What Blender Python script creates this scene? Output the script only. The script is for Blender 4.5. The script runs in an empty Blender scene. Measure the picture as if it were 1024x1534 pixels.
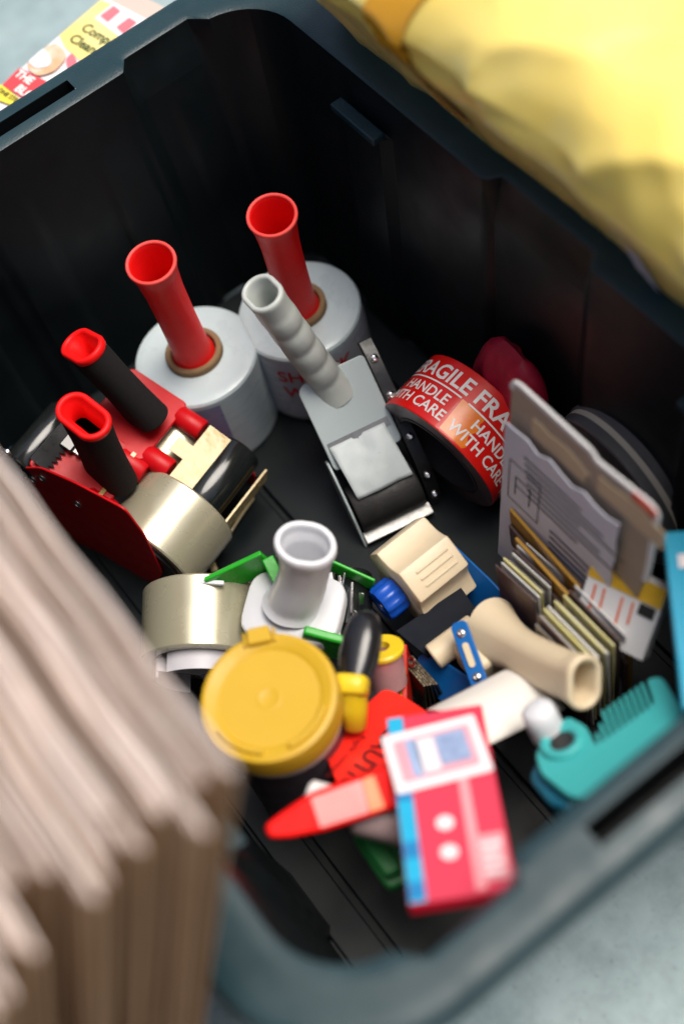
import bpy, bmesh, math, random
from mathutils import Vector, Matrix, noise
random.seed(7)
R_ = math.radians
sc = bpy.context.scene
COL = sc.collection

# ------------------------------------------------------------------ camera
CR = Matrix(((0.58874715, 0.79148679, -0.16408979),
             (0.64332073, -0.58172286, -0.49773182),
             (-0.48940294, 0.18747582, -0.85166753)))      # world -> lens axes (right, down, ahead)
CP = Vector((0.73877791, -0.35253427, 0.87729))
FPX = 2116.4                                               # focal length in pixels of the 1024 x 1534 photograph
cam = bpy.data.cameras.new('camera')
cam.sensor_fit = 'VERTICAL'
cam.sensor_height = 36.0
cam.lens = FPX * 36.0 / 1534
cam.clip_start = 0.01
cam.clip_end = 60
cam.dof.use_dof = True
cam.dof.focus_distance = 0.94
cam.dof.aperture_fstop = 2.1
camo = bpy.data.objects.new('camera', cam)
COL.objects.link(camo)
m3 = Matrix((CR[0], -CR[1], -CR[2])).transposed()
camo.matrix_world = Matrix.Translation(CP) @ m3.to_4x4()
sc.camera = camo

# ------------------------------------------------------------------ light
SUN_EL, SUN_AZ = 72.0, 68.0            # azimuth counted from +X towards +Y
w = bpy.data.worlds.new('World')
sc.world = w
w.use_nodes = True
nt = w.node_tree
sky = nt.nodes.new('ShaderNodeTexSky')
sky.sky_type = 'NISHITA'
sky.sun_disc = False
sky.sun_elevation = R_(SUN_EL)
sky.sun_rotation = R_(90 - SUN_AZ)
sky.air_density = 1.0
sky.dust_density = 5.0
sky.ozone_density = 1.0
bg = nt.nodes['Background']
nt.links.new(sky.outputs[0], bg.inputs[0])
bg.inputs[1].default_value = 0.105
sl = bpy.data.lights.new('sun', 'SUN')
sl.energy = 2.7
sl.angle = R_(36)
sl.color = (1.0, 0.95, 0.87)
so = bpy.data.objects.new('sun', sl)
COL.objects.link(so)
sd = Vector((math.cos(R_(SUN_EL)) * math.cos(R_(SUN_AZ)), math.cos(R_(SUN_EL)) * math.sin(R_(SUN_AZ)), math.sin(R_(SUN_EL))))
so.rotation_euler = sd.to_track_quat('Z', 'Y').to_euler()
sc.view_settings.view_transform = 'Standard'
sc.view_settings.look = 'None'
sc.view_settings.gamma = 1.0
sc.view_settings.exposure = 0.46
sc.cycles.use_denoising = True
sc.cycles.max_bounces = 8

# ------------------------------------------------------------------ helpers
def V(*a): return Vector(a)

def at(px, py, z):
    """the point at height z (metres) whose place in the photograph is px, py"""
    d = CR.transposed() @ V(px - 512, py - 767, FPX)
    return CP + d * ((z - CP.z) / d.z)

def at_y(px, py, y):
    d = CR.transposed() @ V(px - 512, py - 767, FPX)
    return CP + d * ((y - CP.y) / d.y)

def frame(o, x, up=(0, 0, 1)):
    x = Vector(x).normalized()
    y = Vector(up).cross(x).normalized()
    z = x.cross(y)
    return Matrix(((x.x, y.x, z.x, o[0]), (x.y, y.y, z.y, o[1]), (x.z, y.z, z.z, o[2]), (0, 0, 0, 1)))

def plane_frame(o, px, py):
    """origin o, x axis to px, y axis roughly to py"""
    o = Vector(o)
    x = (Vector(px) - o).normalized()
    y = Vector(py) - o
    y = (y - x * y.dot(x)).normalized()
    z = x.cross(y)
    return Matrix(((x.x, y.x, z.x, o.x), (x.y, y.y, z.y, o.y), (x.z, y.z, z.z, o.z), (0, 0, 0, 1)))

def on_plane(M, px, py):
    """local coordinates where the sight line through px, py meets the xy plane of M"""
    dv_ = CR.transposed() @ V(px - 512, py - 767, FPX)
    nn_ = M.col[2].to_3d()
    t_ = (M.translation - CP).dot(nn_) / dv_.dot(nn_)
    q_ = M.inverted() @ (CP + dv_ * t_)
    return (q_.x, q_.y)

def lin(c):
    c = c / 255
    return c / 12.92 if c <= 0.04045 else ((c + 0.055) / 1.055) ** 2.4

def rgb(r, g, b, k=1.0): return (lin(r) * k, lin(g) * k, lin(b) * k, 1)

MATS = {}
def mat(name, c, rough=0.45, spec=0.5, c2=None, scale=30.0, amount=0.5, bump=0.0, bscale=200.0, rvar=0.0,
        metal=0.0, trans=0.0, coat=0.0, sss=0.0, ssr=(1, .5, .3), alpha=1.0, ior=1.45, stretch=None, detail=4):
    if name in MATS: return MATS[name]
    m = bpy.data.materials.new(name)
    m.use_nodes = True
    n, l = m.node_tree.nodes, m.node_tree.links
    b = n['Principled BSDF']
    b.inputs['Base Color'].default_value = c
    b.inputs['Roughness'].default_value = rough
    b.inputs['Specular IOR Level'].default_value = spec
    b.inputs['Metallic'].default_value = metal
    b.inputs['Transmission Weight'].default_value = trans
    b.inputs['Coat Weight'].default_value = coat
    b.inputs['Coat Roughness'].default_value = 0.08
    b.inputs['Alpha'].default_value = alpha
    b.inputs['IOR'].default_value = ior
    if sss:
        b.inputs['Subsurface Weight'].default_value = sss
        b.inputs['Subsurface Radius'].default_value = ssr
        b.inputs['Subsurface Scale'].default_value = 0.006
    tc = n.new('ShaderNodeTexCoord')
    src = tc.outputs['Object']
    if stretch:
        mp = n.new('ShaderNodeMapping')
        mp.inputs['Scale'].default_value = stretch
        l.new(src, mp.inputs[0]); src = mp.outputs[0]
    nz = n.new('ShaderNodeTexNoise')
    nz.inputs['Scale'].default_value = scale
    nz.inputs['Detail'].default_value = detail
    nz.inputs['Roughness'].default_value = 0.6
    l.new(src, nz.inputs['Vector'])
    if c2 is None: c2 = tuple(x * 0.78 for x in c[:3]) + (1,)
    rp = n.new('ShaderNodeValToRGB')
    rp.color_ramp.elements[0].position = 0.5 - 0.25 * min(1, amount * 2) if amount < 1 else 0.45
    rp.color_ramp.elements[1].position = 0.5 + 0.25
    rp.color_ramp.elements[0].color = c
    rp.color_ramp.elements[1].color = tuple(a * (1 - amount) + b2 * amount for a, b2 in zip(c[:3], c2[:3])) + (1,)
    l.new(nz.outputs[0], rp.inputs[0])
    l.new(rp.outputs[0], b.inputs['Base Color'])
    rv = rvar or 0.12
    mr = n.new('ShaderNodeMapRange')
    mr.inputs[1].default_value = 0.3; mr.inputs[2].default_value = 0.7
    mr.inputs[3].default_value = max(0.02, rough - rv / 2); mr.inputs[4].default_value = min(1, rough + rv / 2)
    nz2 = n.new('ShaderNodeTexNoise')
    nz2.inputs['Scale'].default_value = scale * 2.3
    nz2.inputs['Detail'].default_value = 6
    l.new(src, nz2.inputs['Vector'])
    l.new(nz2.outputs[0], mr.inputs[0]); l.new(mr.outputs[0], b.inputs['Roughness'])
    if bump:
        nb = n.new('ShaderNodeTexNoise')
        nb.inputs['Scale'].default_value = bscale
        nb.inputs['Detail'].default_value = 3
        l.new(src, nb.inputs['Vector'])
        bp = n.new('ShaderNodeBump')
        bp.inputs['Strength'].default_value = bump
        bp.inputs['Distance'].default_value = 0.001
        l.new(nb.outputs[0], bp.inputs['Height'])
        l.new(bp.outputs[0], b.inputs['Normal'])
    MATS[name] = m
    return m

class MB:
    """collects shapes in one bmesh, linked as ONE mesh object"""
    def __init__(s): s.bm = bmesh.new()
    def box(s, c, d, M=None):
        vs = []
        for z in (-.5, .5):
            for x, y in ((-.5, -.5), (.5, -.5), (.5, .5), (-.5, .5)):
                p = V(c[0] + x * d[0], c[1] + y * d[1], c[2] + z * d[2])
                vs.append(s.bm.verts.new(M @ p if M else p))
        for f in ((3, 2, 1, 0), (4, 5, 6, 7), (0, 1, 5, 4), (1, 2, 6, 5), (2, 3, 7, 6), (3, 0, 4, 7)):
            s.bm.faces.new([vs[i] for i in f])
        return s
    def loft(s, rings, cap0=True, cap1=True, loop=False):
        R = [[s.bm.verts.new(p) for p in r] for r in rings]
        n = len(R[0])
        pairs = list(zip(R, R[1:]))
        if loop: pairs.append((R[-1], R[0]))
        for a, b in pairs:
            for i in range(n):
                j = (i + 1) % n
                s.bm.faces.new((a[i], a[j], b[j], b[i]))
        if not loop:
            if cap0: s.bm.faces.new(R[0][::-1])
            if cap1: s.bm.faces.new(R[-1])
        return s
    def lathe(s, prof, n=48, M=None, closed=False):
        M = M or Matrix.Identity(4)
        rings = [[M @ V(r * math.cos(2 * math.pi * k / n), r * math.sin(2 * math.pi * k / n), z) for k in range(n)] for r, z in prof]
        return s.loft(rings, loop=closed)
    def prism(s, poly, z0, z1, M=None):
        M = M or Matrix.Identity(4)
        a = [s.bm.verts.new(M @ V(x, y, z0)) for x, y in poly]
        b = [s.bm.verts.new(M @ V(x, y, z1)) for x, y in poly]
        n = len(poly)
        s.bm.faces.new(a[::-1]); s.bm.faces.new(b)
        for i in range(n):
            j = (i + 1) % n
            s.bm.faces.new((a[i], a[j], b[j], b[i]))
        return s
    def grid(s, fn, nu, nv):
        g = [[s.bm.verts.new(fn(i / nu, j / nv)) for j in range(nv + 1)] for i in range(nu + 1)]
        for i in range(nu):
            for j in range(nv):
                s.bm.faces.new((g[i][j], g[i + 1][j], g[i + 1][j + 1], g[i][j + 1]))
        return s
    def build(s, name, m, parent=None, bevel=0.0, seg=2, angle=35, world=False, solid=0.0, sub=0):
        me = bpy.data.meshes.new(name)
        bmesh.ops.recalc_face_normals(s.bm, faces=s.bm.faces[:])
        if world and parent is not None:
            s.bm.transform(WM[parent.name].inverted())
        s.bm.to_mesh(me); s.bm.free()
        for p in me.polygons: p.use_smooth = True
        me.set_sharp_from_angle(angle=R_(angle))
        me.materials.append(m)
        o = bpy.data.objects.new(name, me)
        COL.objects.link(o)
        if parent is not None: o.parent = parent
        if solid:
            md = o.modifiers.new('thickness', 'SOLIDIFY'); md.thickness = solid; md.offset = 0
        if bevel:
            md = o.modifiers.new('edges', 'BEVEL'); md.width = bevel; md.segments = seg
            md.limit_method = 'ANGLE'; md.angle_limit = R_(40); md.harden_normals = False
        if sub:
            md = o.modifiers.new('smooth', 'SUBSURF'); md.levels = sub; md.render_levels = sub
        return o

WM = {}
def tag(o, label=None, cat=None, group=None, kind=None):
    if label: o['label'] = label
    if cat: o['category'] = cat
    if group: o['group'] = group
    if kind: o['kind'] = kind
    return o

def thing(name, label, cat, M, group=None):
    o = bpy.data.objects.new(name, None)
    o.empty_display_size = 0.02
    COL.objects.link(o)
    if not isinstance(M, Matrix): M = Matrix.Translation(M)
    o.matrix_world = M
    WM[o.name] = M.copy()
    return tag(o, label, cat, group)

def stadium(a, b, n=40):
    """half length a (x), half width b (y)"""
    pts = []
    for k in range(n):
        t = 2 * math.pi * (k + .5) / n
        c, s_ = math.cos(t), math.sin(t)
        pts.append(((a - b) * (1 if c > 0 else -1) + b * c, b * s_))
    return pts

def superell(a, b, e, n=40):
    pts = []
    for k in range(n):
        t = 2 * math.pi * k / n
        c, s_ = math.cos(t), math.sin(t)
        pts.append((a * math.copysign(abs(c) ** (2 / e), c), b * math.copysign(abs(s_) ** (2 / e), s_)))
    return pts

def ring(M, pts, z=0, k=1.0, dx=0, dy=0): return [M @ V(x * k + dx, y * k + dy, z) for x, y in pts]

def rrect(w, h, r, n=5, cx=0, cy=0):
    pts = []
    for sx, sy, a0 in ((1, 1, 0), (-1, 1, 90), (-1, -1, 180), (1, -1, 270)):
        for k in range(n + 1):
            a = R_(a0 + 90 * k / n)
            pts.append((cx + sx * (w / 2 - r) + r * math.cos(a), cy + sy * (h / 2 - r) + r * math.sin(a)))
    return pts

def text_geo(body, size, bold=0.0, align='CENTER', spacing=1.0):
    cu = bpy.data.curves.new('lettering', 'FONT')
    cu.body = body; cu.size = size; cu.align_x = align; cu.align_y = 'CENTER'
    cu.offset = bold * size; cu.resolution_u = 3; cu.space_character = spacing
    o = bpy.data.objects.new('lettering', cu)
    COL.objects.link(o)
    bpy.context.view_layer.update()
    me = bpy.data.meshes.new_from_object(o.evaluated_get(bpy.context.evaluated_depsgraph_get()))
    bm = bmesh.new(); bm.from_mesh(me)
    bpy.data.objects.remove(o); bpy.data.curves.remove(cu); bpy.data.meshes.remove(me)
    return bm

def text_on(parent, items, m, fn, name='lettering', step=None, box=()):
    """items: (string, size, x, y, rotation, bold); fn(u, v) gives the local point; box: flat rules (x0, y0, x1, y1)"""
    out = MB()
    def add(bm):
        if step:
            us = [v.co.x for v in bm.verts]
            u = math.floor(min(us) / step) * step
            while u < max(us):
                bmesh.ops.bisect_plane(bm, geom=bm.verts[:] + bm.edges[:] + bm.faces[:], plane_co=(u, 0, 0), plane_no=(1, 0, 0))
                u += step
        mp = {}
        for v in bm.verts: mp[v] = out.bm.verts.new(fn(v.co.x, v.co.y))
        for f in bm.faces:
            try: out.bm.faces.new([mp[v] for v in f.verts])
            except ValueError: pass
        bm.free()
    for it in items:
        s_, size, x, y, rot, bold = it
        bm = text_geo(s_, size, bold)
        bm.transform(Matrix.Translation((x, y, 0)) @ Matrix.Rotation(R_(rot), 4, 'Z'))
        add(bm)
    for x0, y0, x1, y1 in box:
        bm = bmesh.new()
        bm.faces.new([bm.verts.new(p) for p in ((x0, y0, 0), (x1, y0, 0), (x1, y1, 0), (x0, y1, 0))])
        add(bm)
    return out.build(name, m, parent)

def screw_head(parent, p, M=None, r=0.003, name='screw'):
    """a domed screw head, its axis along local z of M"""
    M = (M or Matrix.Identity(4)) @ Matrix.Translation(p)
    b = MB().lathe([(r, -.001), (r, .0004), (r * .8, .0012), (r * .42, .0016), (r * .36, .0009), (.0002, .0009)], 14, M)
    return b.build(name, M_STEEL, parent)

def hollow(M_list, shapes, wall, depth_rings=3):
    """a hollow tube as one loft: M_list frames along the tube from root to mouth, shapes = (a, b) half sizes, stadium section"""
    rings = [ring(M, stadium(a, b)) for M, (a, b) in zip(M_list, shapes)]
    M, (a, b) = M_list[-1], shapes[-1]
    w2 = wall / 2
    rings.append(ring(M, stadium(a - w2 * .3, b - w2 * .3), w2 * .75))
    rings.append(ring(M, stadium(a - w2, b - w2), w2))
    rings.append(ring(M, stadium(a - w2 * 1.7, b - w2 * 1.7), w2 * .75))
    rings.append(ring(M, stadium(a - wall, b - wall), 0))
    for k in range(len(M_list) - 2, max(0, len(M_list) - 2 - depth_rings) - 1, -1):
        a, b = shapes[k]
        rings.append(ring(M_list[k], stadium(a - wall, b - wall)))
    return rings

# ------------------------------------------------------------------ materials
M_TOTE = mat('tote_plastic', (.0025, .0045, .0055, 1), .42, .32, c2=(.006, .010, .012, 1), scale=14, amount=.8, bump=.07, bscale=900, rvar=.2)
M_RIM = mat('scuffed_sheen_rim_plastic', (.008, .027, .034, 1), .38, .42, c2=(.022, .050, .058, 1), scale=22, amount=.8, bump=.3, bscale=700, rvar=.2)  # scuffed tote plastic, base lightened to paint in sky sheen on rim and lugs
M_RED = mat('red_plastic', (.80, .008, .008, 1), .45, .25, c2=(.7, .006, .006, 1), scale=40, bump=.1, bscale=500)
M_REDLIP = mat('red_lip_highlight', (.86, .10, .085, 1), .45, .3, c2=(.84, .04, .03, 1), scale=60)  # handle red lightened to paint in the highlight round the mouths
M_REDP = mat('red_painted_steel', (.5, .004, .008, 1), .4, .3, c2=(.38, .003, .006, 1), scale=50, bump=.08, bscale=300)
M_FOAM = mat('black_foam', (.012, .011, .011, 1), .9, .25, scale=200, bump=.5, bscale=1500)
M_BLACK = mat('black_plastic', (.012, .012, .013, 1), .32, .5, c2=(.03, .03, .03, 1), scale=60, bump=.1, bscale=400)
M_RUBBER = mat('black_rubber', (.018, .017, .017, 1), .5, .4, c2=(.04, .038, .036, 1), scale=90, bump=.2, bscale=600, rvar=.25)
M_GLOSS = mat('glossy_black', (.01, .012, .012, 1), .12, .6, scale=60)
M_STEEL = mat('bright_steel', (.75, .74, .72, 1), .22, .5, metal=1, scale=150)
M_DSTEEL = mat('dull_steel', (.3, .3, .29, 1), .38, .5, metal=.85, scale=150, c2=(.16, .15, .14, 1))
M_FILM = mat('stretch_film', (.54, .62, .63, 1), .30, .5, c2=(.42, .49, .52, 1), scale=25, amount=.7, coat=.25, bump=.3, bscale=90, stretch=(1, 1, 6), sss=.45, ssr=(.9, 1, 1.1))
M_KRAFT = mat('kraft_core', (.25, .16, .085, 1), .8, .2, c2=(.16, .1, .05, 1), scale=120, bump=.3, bscale=600)
M_TAPE = mat('clear_tape_roll', (.46, .43, .31, 1), .26, .6, c2=(.42, .39, .27, 1), scale=18, amount=.4, metal=.5, coat=.5, bump=.05, bscale=60, stretch=(1, 1, .1))
M_TAPESIDE = mat('tape_roll_side', (.34, .28, .15, 1), .4, .4, scale=100)
M_GOLD = mat('tan_tape_film', (.48, .34, .10, 1), .25, .6, c2=(.36, .24, .06, 1), scale=60, amount=.8, bump=.8, bscale=110)
M_SMOKE = mat('smoky_clear_plastic', (.16, .2, .2, 1), .07, .6, c2=(.1, .12, .12, 1), scale=25, trans=.55)
M_GREY = mat('pale_grey_plastic', (.44, .47, .44, 1), .36, .5, c2=(.37, .4, .38, 1), scale=30, bump=.08, bscale=500)
M_GREYM = mat('pale_grey_steel', (.40, .46, .46, 1), .34, .5, c2=(.32, .38, .39, 1), scale=20, bump=.06, bscale=300)
M_WHITEP = mat('white_plastic', (.66, .67, .70, 1), .35, .5, c2=(.56, .57, .6, 1), scale=30, bump=.06, bscale=400)
M_LILAC = mat('lilac_grey_plastic', (.5, .49, .53, 1), .4, .4, scale=30)
M_CREAM = mat('cream_plastic', (.70, .58, .40, 1), .38, .45, c2=(.62, .5, .33, 1), scale=25, bump=.1, bscale=600, sss=.1, ssr=(1, .7, .4))
M_BLUE = mat('blue_painted_steel', (.006, .12, .40, 1), .35, .5, c2=(.004, .09, .32, 1), scale=40, bump=.06, bscale=300)
M_BLUEP = mat('blue_plastic', (.006, .07, .42, 1), .25, .5, scale=60)
M_GREEN = mat('green_plastic', (.02, .36, .02, 1), .3, .5, c2=(.015, .25, .015, 1), scale=40, bump=.08, bscale=400)
M_YEL = mat('yellow_lid_plastic', (.53, .33, .02, 1), .42, .4, c2=(.48, .29, .015, 1), scale=30, bump=.1, bscale=600, sss=.1, ssr=(1, .6, .1))
M_YELB = mat('bright_yellow_plastic', (.72, .5, .015, 1), .35, .5, scale=40)
M_CORR = mat('corrugated_cardboard', (.36, .215, .12, 1), .85, .2, c2=(.24, .13, .065, 1), scale=12, amount=.9, bump=.3, bscale=260)
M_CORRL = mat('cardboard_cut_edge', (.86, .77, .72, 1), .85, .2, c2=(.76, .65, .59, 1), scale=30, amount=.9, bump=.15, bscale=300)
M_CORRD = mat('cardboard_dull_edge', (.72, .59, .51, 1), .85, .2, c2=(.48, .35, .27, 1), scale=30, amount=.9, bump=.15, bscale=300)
M_GREYB = mat('grey_board', (.42, .33, .25, 1), .8, .25, c2=(.34, .26, .19, 1), scale=60, amount=.7, bump=.2, bscale=500)
M_PAPER = mat('white_paper', (.72, .71, .7, 1), .6, .3, c2=(.64, .63, .62, 1), scale=40)
M_LAV = mat('printed_grey_paper', (.58, .58, .65, 1), .5, .35, c2=(.48, .48, .55, 1), scale=30, amount=.7)
M_INK = mat('black_ink', (.02, .02, .022, 1), .5, .4)
M_WINK = mat('white_ink', (.78, .76, .73, 1), .35, .5, c2=(.7, .66, .62, 1), scale=200)
M_RINK = mat('red_ink', (.6, .03, .03, 1), .5, .4)
M_GREENINK = mat('dark_green_ink', (.01, .06, .02, 1), .5, .4)

# ------------------------------------------------------------------ ground
def concrete():
    m = bpy.data.materials.new('worn_concrete')
    m.use_nodes = True
    n, l = m.node_tree.nodes, m.node_tree.links
    b = n['Principled BSDF']
    b.inputs['Roughness'].default_value = .55
    tc = n.new('ShaderNodeTexCoord')
    def nz(sc_, det, rough=.6):
        t = n.new('ShaderNodeTexNoise'); t.inputs['Scale'].default_value = sc_; t.inputs['Detail'].default_value = det
        t.inputs['Roughness'].default_value = rough; l.new(tc.outputs['Object'], t.inputs['Vector']); return t
    a, c, d = nz(7, 8), nz(45, 8, .7), nz(240, 5, .7)
    r1 = n.new('ShaderNodeValToRGB')
    r1.color_ramp.elements[0].color = (.20, .285, .295, 1); r1.color_ramp.elements[0].position = .32
    r1.color_ramp.elements[1].color = (.34, .42, .425, 1); r1.color_ramp.elements[1].position = .68
    l.new(a.outputs[0], r1.inputs[0])
    r2 = n.new('ShaderNodeValToRGB')
    r2.color_ramp.elements[0].color = (.62, .62, .62, 1); r2.color_ramp.elements[0].position = .34
    r2.color_ramp.elements[1].color = (1, 1, 1, 1); r2.color_ramp.elements[1].position = .58
    l.new(c.outputs[0], r2.inputs[0])
    mx = n.new('ShaderNodeMixRGB'); mx.blend_type = 'MULTIPLY'; mx.inputs[0].default_value = .6
    l.new(r1.outputs[0], mx.inputs[1]); l.new(r2.outputs[0], mx.inputs[2])
    r3 = n.new('ShaderNodeValToRGB')
    r3.color_ramp.elements[0].color = (.25, .25, .25, 1); r3.color_ramp.elements[0].position = .26
    r3.color_ramp.elements[1].color = (1, 1, 1, 1); r3.color_ramp.elements[1].position = .4
    l.new(d.outputs[0], r3.inputs[0])
    mx2 = n.new('ShaderNodeMixRGB'); mx2.blend_type = 'MULTIPLY'; mx2.inputs[0].default_value = .9
    l.new(mx.outputs[0], mx2.inputs[1]); l.new(r3.outputs[0], mx2.inputs[2])
    l.new(mx2.outputs[0], b.inputs['Base Color'])
    bp = n.new('ShaderNodeBump'); bp.inputs['Strength'].default_value = .4; bp.inputs['Distance'].default_value = .002
    l.new(c.outputs[0], bp.inputs['Height']); l.new(bp.outputs[0], b.inputs['Normal'])
    return m
g = MB().grid(lambda u, v: V(-15 + 30 * u, -15 + 30 * v, 0), 6, 6).build('ground', concrete())
tag(g, kind='structure')

# ------------------------------------------------------------------ storage tote
H = 0.24
X0, X1, Y0, Y1, CRAD = -.003, .570, -.369, -.010, .045
XC, YC = (X0 + X1) / 2, (Y0 + Y1) / 2
def smooth(t):
    t = max(0, min(1, t)); return t * t * (3 - 2 * t)
def bumpf(x, a, b, e=.006): return smooth((x - a) / e) * smooth((b - x) / e)
def recess(side, c):
    if side in ('back', 'front'):
        d = abs(c - YC)
        return .011 * bumpf(d, .070, .140, .009)
    return .010 * bumpf(c, .244, .340, .007)
RIBS = {'right': [(.098, .150), (.425, .478)], 'left': [(.098, .150), (.425, .478)],
        'back': [(-.330, -.285), (-.255, -.215), (-.165, -.125), (-.095, -.05)], 'front': [(-.330, -.285), (-.255, -.215), (-.165, -.125), (-.095, -.05)]}
def ribf(side, c): return max([bumpf(c, a, b, .005) for a, b in RIBS[side]] + [0])
# perimeter, counter clockwise: right wall is y = Y1
PER = []
def seg(side, p, q, nrm):
    p, q = Vector(p), Vector(q)
    n = int((q - p).length / .0035)
    for k in range(n):
        t = p + (q - p) * (k / n)
        PER.append((t, Vector(nrm), side, t.x if side in ('right', 'left') else t.y))
def arc(side, c, a0):
    for k in range(10):
        a = R_(a0 + 90 * k / 10)
        nn = V(math.cos(a), math.sin(a))
        PER.append((Vector(c) + nn * CRAD, nn, 'corner', 0))
seg('front', (X1, Y0 + CRAD), (X1, Y1 - CRAD), (1, 0)); arc('c', (X1 - CRAD, Y1 - CRAD), 0)
seg('right', (X1 - CRAD, Y1), (X0 + CRAD, Y1), (0, 1)); arc('c', (X0 + CRAD, Y1 - CRAD), 90)
seg('back', (X0, Y1 - CRAD), (X0, Y0 + CRAD), (-1, 0)); arc('c', (X0 + CRAD, Y0 + CRAD), 180)
seg('left', (X0 + CRAD, Y0), (X1 - CRAD, Y0), (0, -1)); arc('c', (X1 - CRAD, Y0 + CRAD), 270)
def per_pt(i, z, off=0.0, rim=False):
    p, n, side, c = PER[i]
    taper = -.020 * (H - z) / H
    d = off + taper
    if side != 'corner':
        if rim: d += recess(side, c)
        else:
            f = smooth((z - .206) / .03)
            d += recess(side, c) * (.4 + .6 * f)
            d -= .006 * ribf(side, c) * (1 if z < .2075 else 0) if side in ('right', 'left') else .003 * ribf(side, c) * smooth((.205 - z) / .06)
    return V(p.x + n.x * d, p.y + n.y * d, z)
tote = thing('storage_tote', 'open black plastic storage tote on the concrete floor, full of packing supplies', 'storage bin', V(XC, YC, 0))
ZL = [.006, .05, .10, .15, .19, .2070, .2080, .222, H - .006, H - .001]
N = len(PER)
starts = {}
cuts = []
for side in ('front', 'right', 'back', 'left'):
    idx = [i for i in range(N) if PER[i][2] == side]
    a, b = idx[0] - 5, idx[-1] + 7
    if side == 'front': a = idx[0] - 5
    mb = MB()
    inner, outer = [], []
    rng = [k % N for k in range(a, b)]
    if True:
        gi = [[mb.bm.verts.new(per_pt(i, z)) for z in ZL] for i in rng]
        go = [[mb.bm.verts.new(per_pt(i, z, .0032)) for z in ZL] for i in rng]
        for u in range(len(rng) - 1):
            for v in range(len(ZL) - 1):
                mb.bm.faces.new((gi[u][v], gi[u + 1][v], gi[u + 1][v + 1], gi[u][v + 1]))
                mb.bm.faces.new((go[u][v], go[u][v + 1], go[u + 1][v + 1], go[u + 1][v]))
        for u in range(len(rng) - 1):
            mb.bm.faces.new((gi[u][0], go[u][0], go[u + 1][0], gi[u + 1][0]))
            mb.bm.faces.new((gi[u][-1], gi[u + 1][-1], go[u + 1][-1], go[u][-1]))
    mb.build('wall', M_TOTE, tote, world=True, angle=30)
# rim with a lift slot in each end
SLOT = .0415
ST = [0.0, .0022, .0105, .0225, .030, .0335, .036, .037]
SZ = [-.001, .0, .0, .0, .0, -.0012, -.006, -.022]
mb = MB()
rows = []
for i in range(N):
    p, n, side, c = PER[i]
    row = []
    for k, (o, dz) in enumerate(zip(ST, SZ)):
        if k < 2:
            q = per_pt(i, H, 0, True); q = q + V(n.x * o, n.y * o, dz)
        else:
            extra = recess(side, c) * .5 if (side != 'corner' and k == 2) else 0
            q = V(p.x + n.x * (o + extra), p.y + n.y * (o + extra), H + dz)
        row.append(mb.bm.verts.new(q))
    rows.append(row)
def in_slot(i): return PER[i][2] in ('front', 'back') and abs(PER[i][3] - YC) < SLOT
for i in range(N):
    j = (i + 1) % N
    for k in range(len(ST) - 1):
        if k == 2 and in_slot(i) and in_slot(j): continue
        mb.bm.faces.new((rows[i][k], rows[j][k], rows[j][k + 1], rows[i][k + 1]))
slot_rows = {end: [(rows[i][2].co.copy(), rows[i][3].co.copy()) for i in range(N) if PER[i][2] == end and in_slot(i)] for end in ('front', 'back')}
rim_o = mb.build('rim', M_RIM, tote, world=True, angle=30)
for end in ('front', 'back'):
    mb = MB()
    dn = V(0, 0, -.034)
    mb.loft([[a + V(0, 0, -.0008), b + V(0, 0, -.0008), b + dn, a + dn] for a, b in slot_rows[end]])
    tops = [f_ for f_ in mb.bm.faces if all(v.co.z > H - .002 for v in f_.verts)]
    bmesh.ops.delete(mb.bm, geom=tops, context='FACES_ONLY')
    mb.build('slot_shade_box', mat('slot_shade_plastic', (.004, .005, .006, 1), .6, .2), rim_o if False else tote, world=True, angle=30)  # dark box added under the slot so it reads as deep shade
# floor: long raised strips with dark grooves between
ys = [Y0 + .019, -.322, -.258, -.194, -.130, -.066, Y1 - .019]
for a, b in zip(ys, ys[1:]):
    MB().box(((X0 + X1) / 2, (a + b) / 2, .0045), (X1 - X0 - .036, b - a - .005, .005)).build('floor_strip', M_TOTE, tote, world=True, bevel=.0012)
MB().box((XC, YC, .0015), (X1 - X0 - .035, Y1 - Y0 - .035, .001)).build('floor_panel', M_TOTE, tote, world=True)
# lugs near the top of the long walls
for xa, xb in ((.100, .148), (.427, .476)):
    for s_ in (1, -1):
        y = (Y1 - .0045) if s_ > 0 else (Y0 + .0045)
        M = Matrix.Translation(((xa + xb) / 2, y - s_ * .006, .2115))
        MB().box((0, 0, 0), (xb - xa, .010, .006), M).build('lug', M_RIM, tote, world=True, bevel=.0012)

# ------------------------------------------------------------------ stretch wrap rolls
def on_cyl(r, zc, a0):
    return lambda u, v: V(r * math.cos(a0 + u / r), r * math.sin(a0 + u / r), zc + v)

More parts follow.
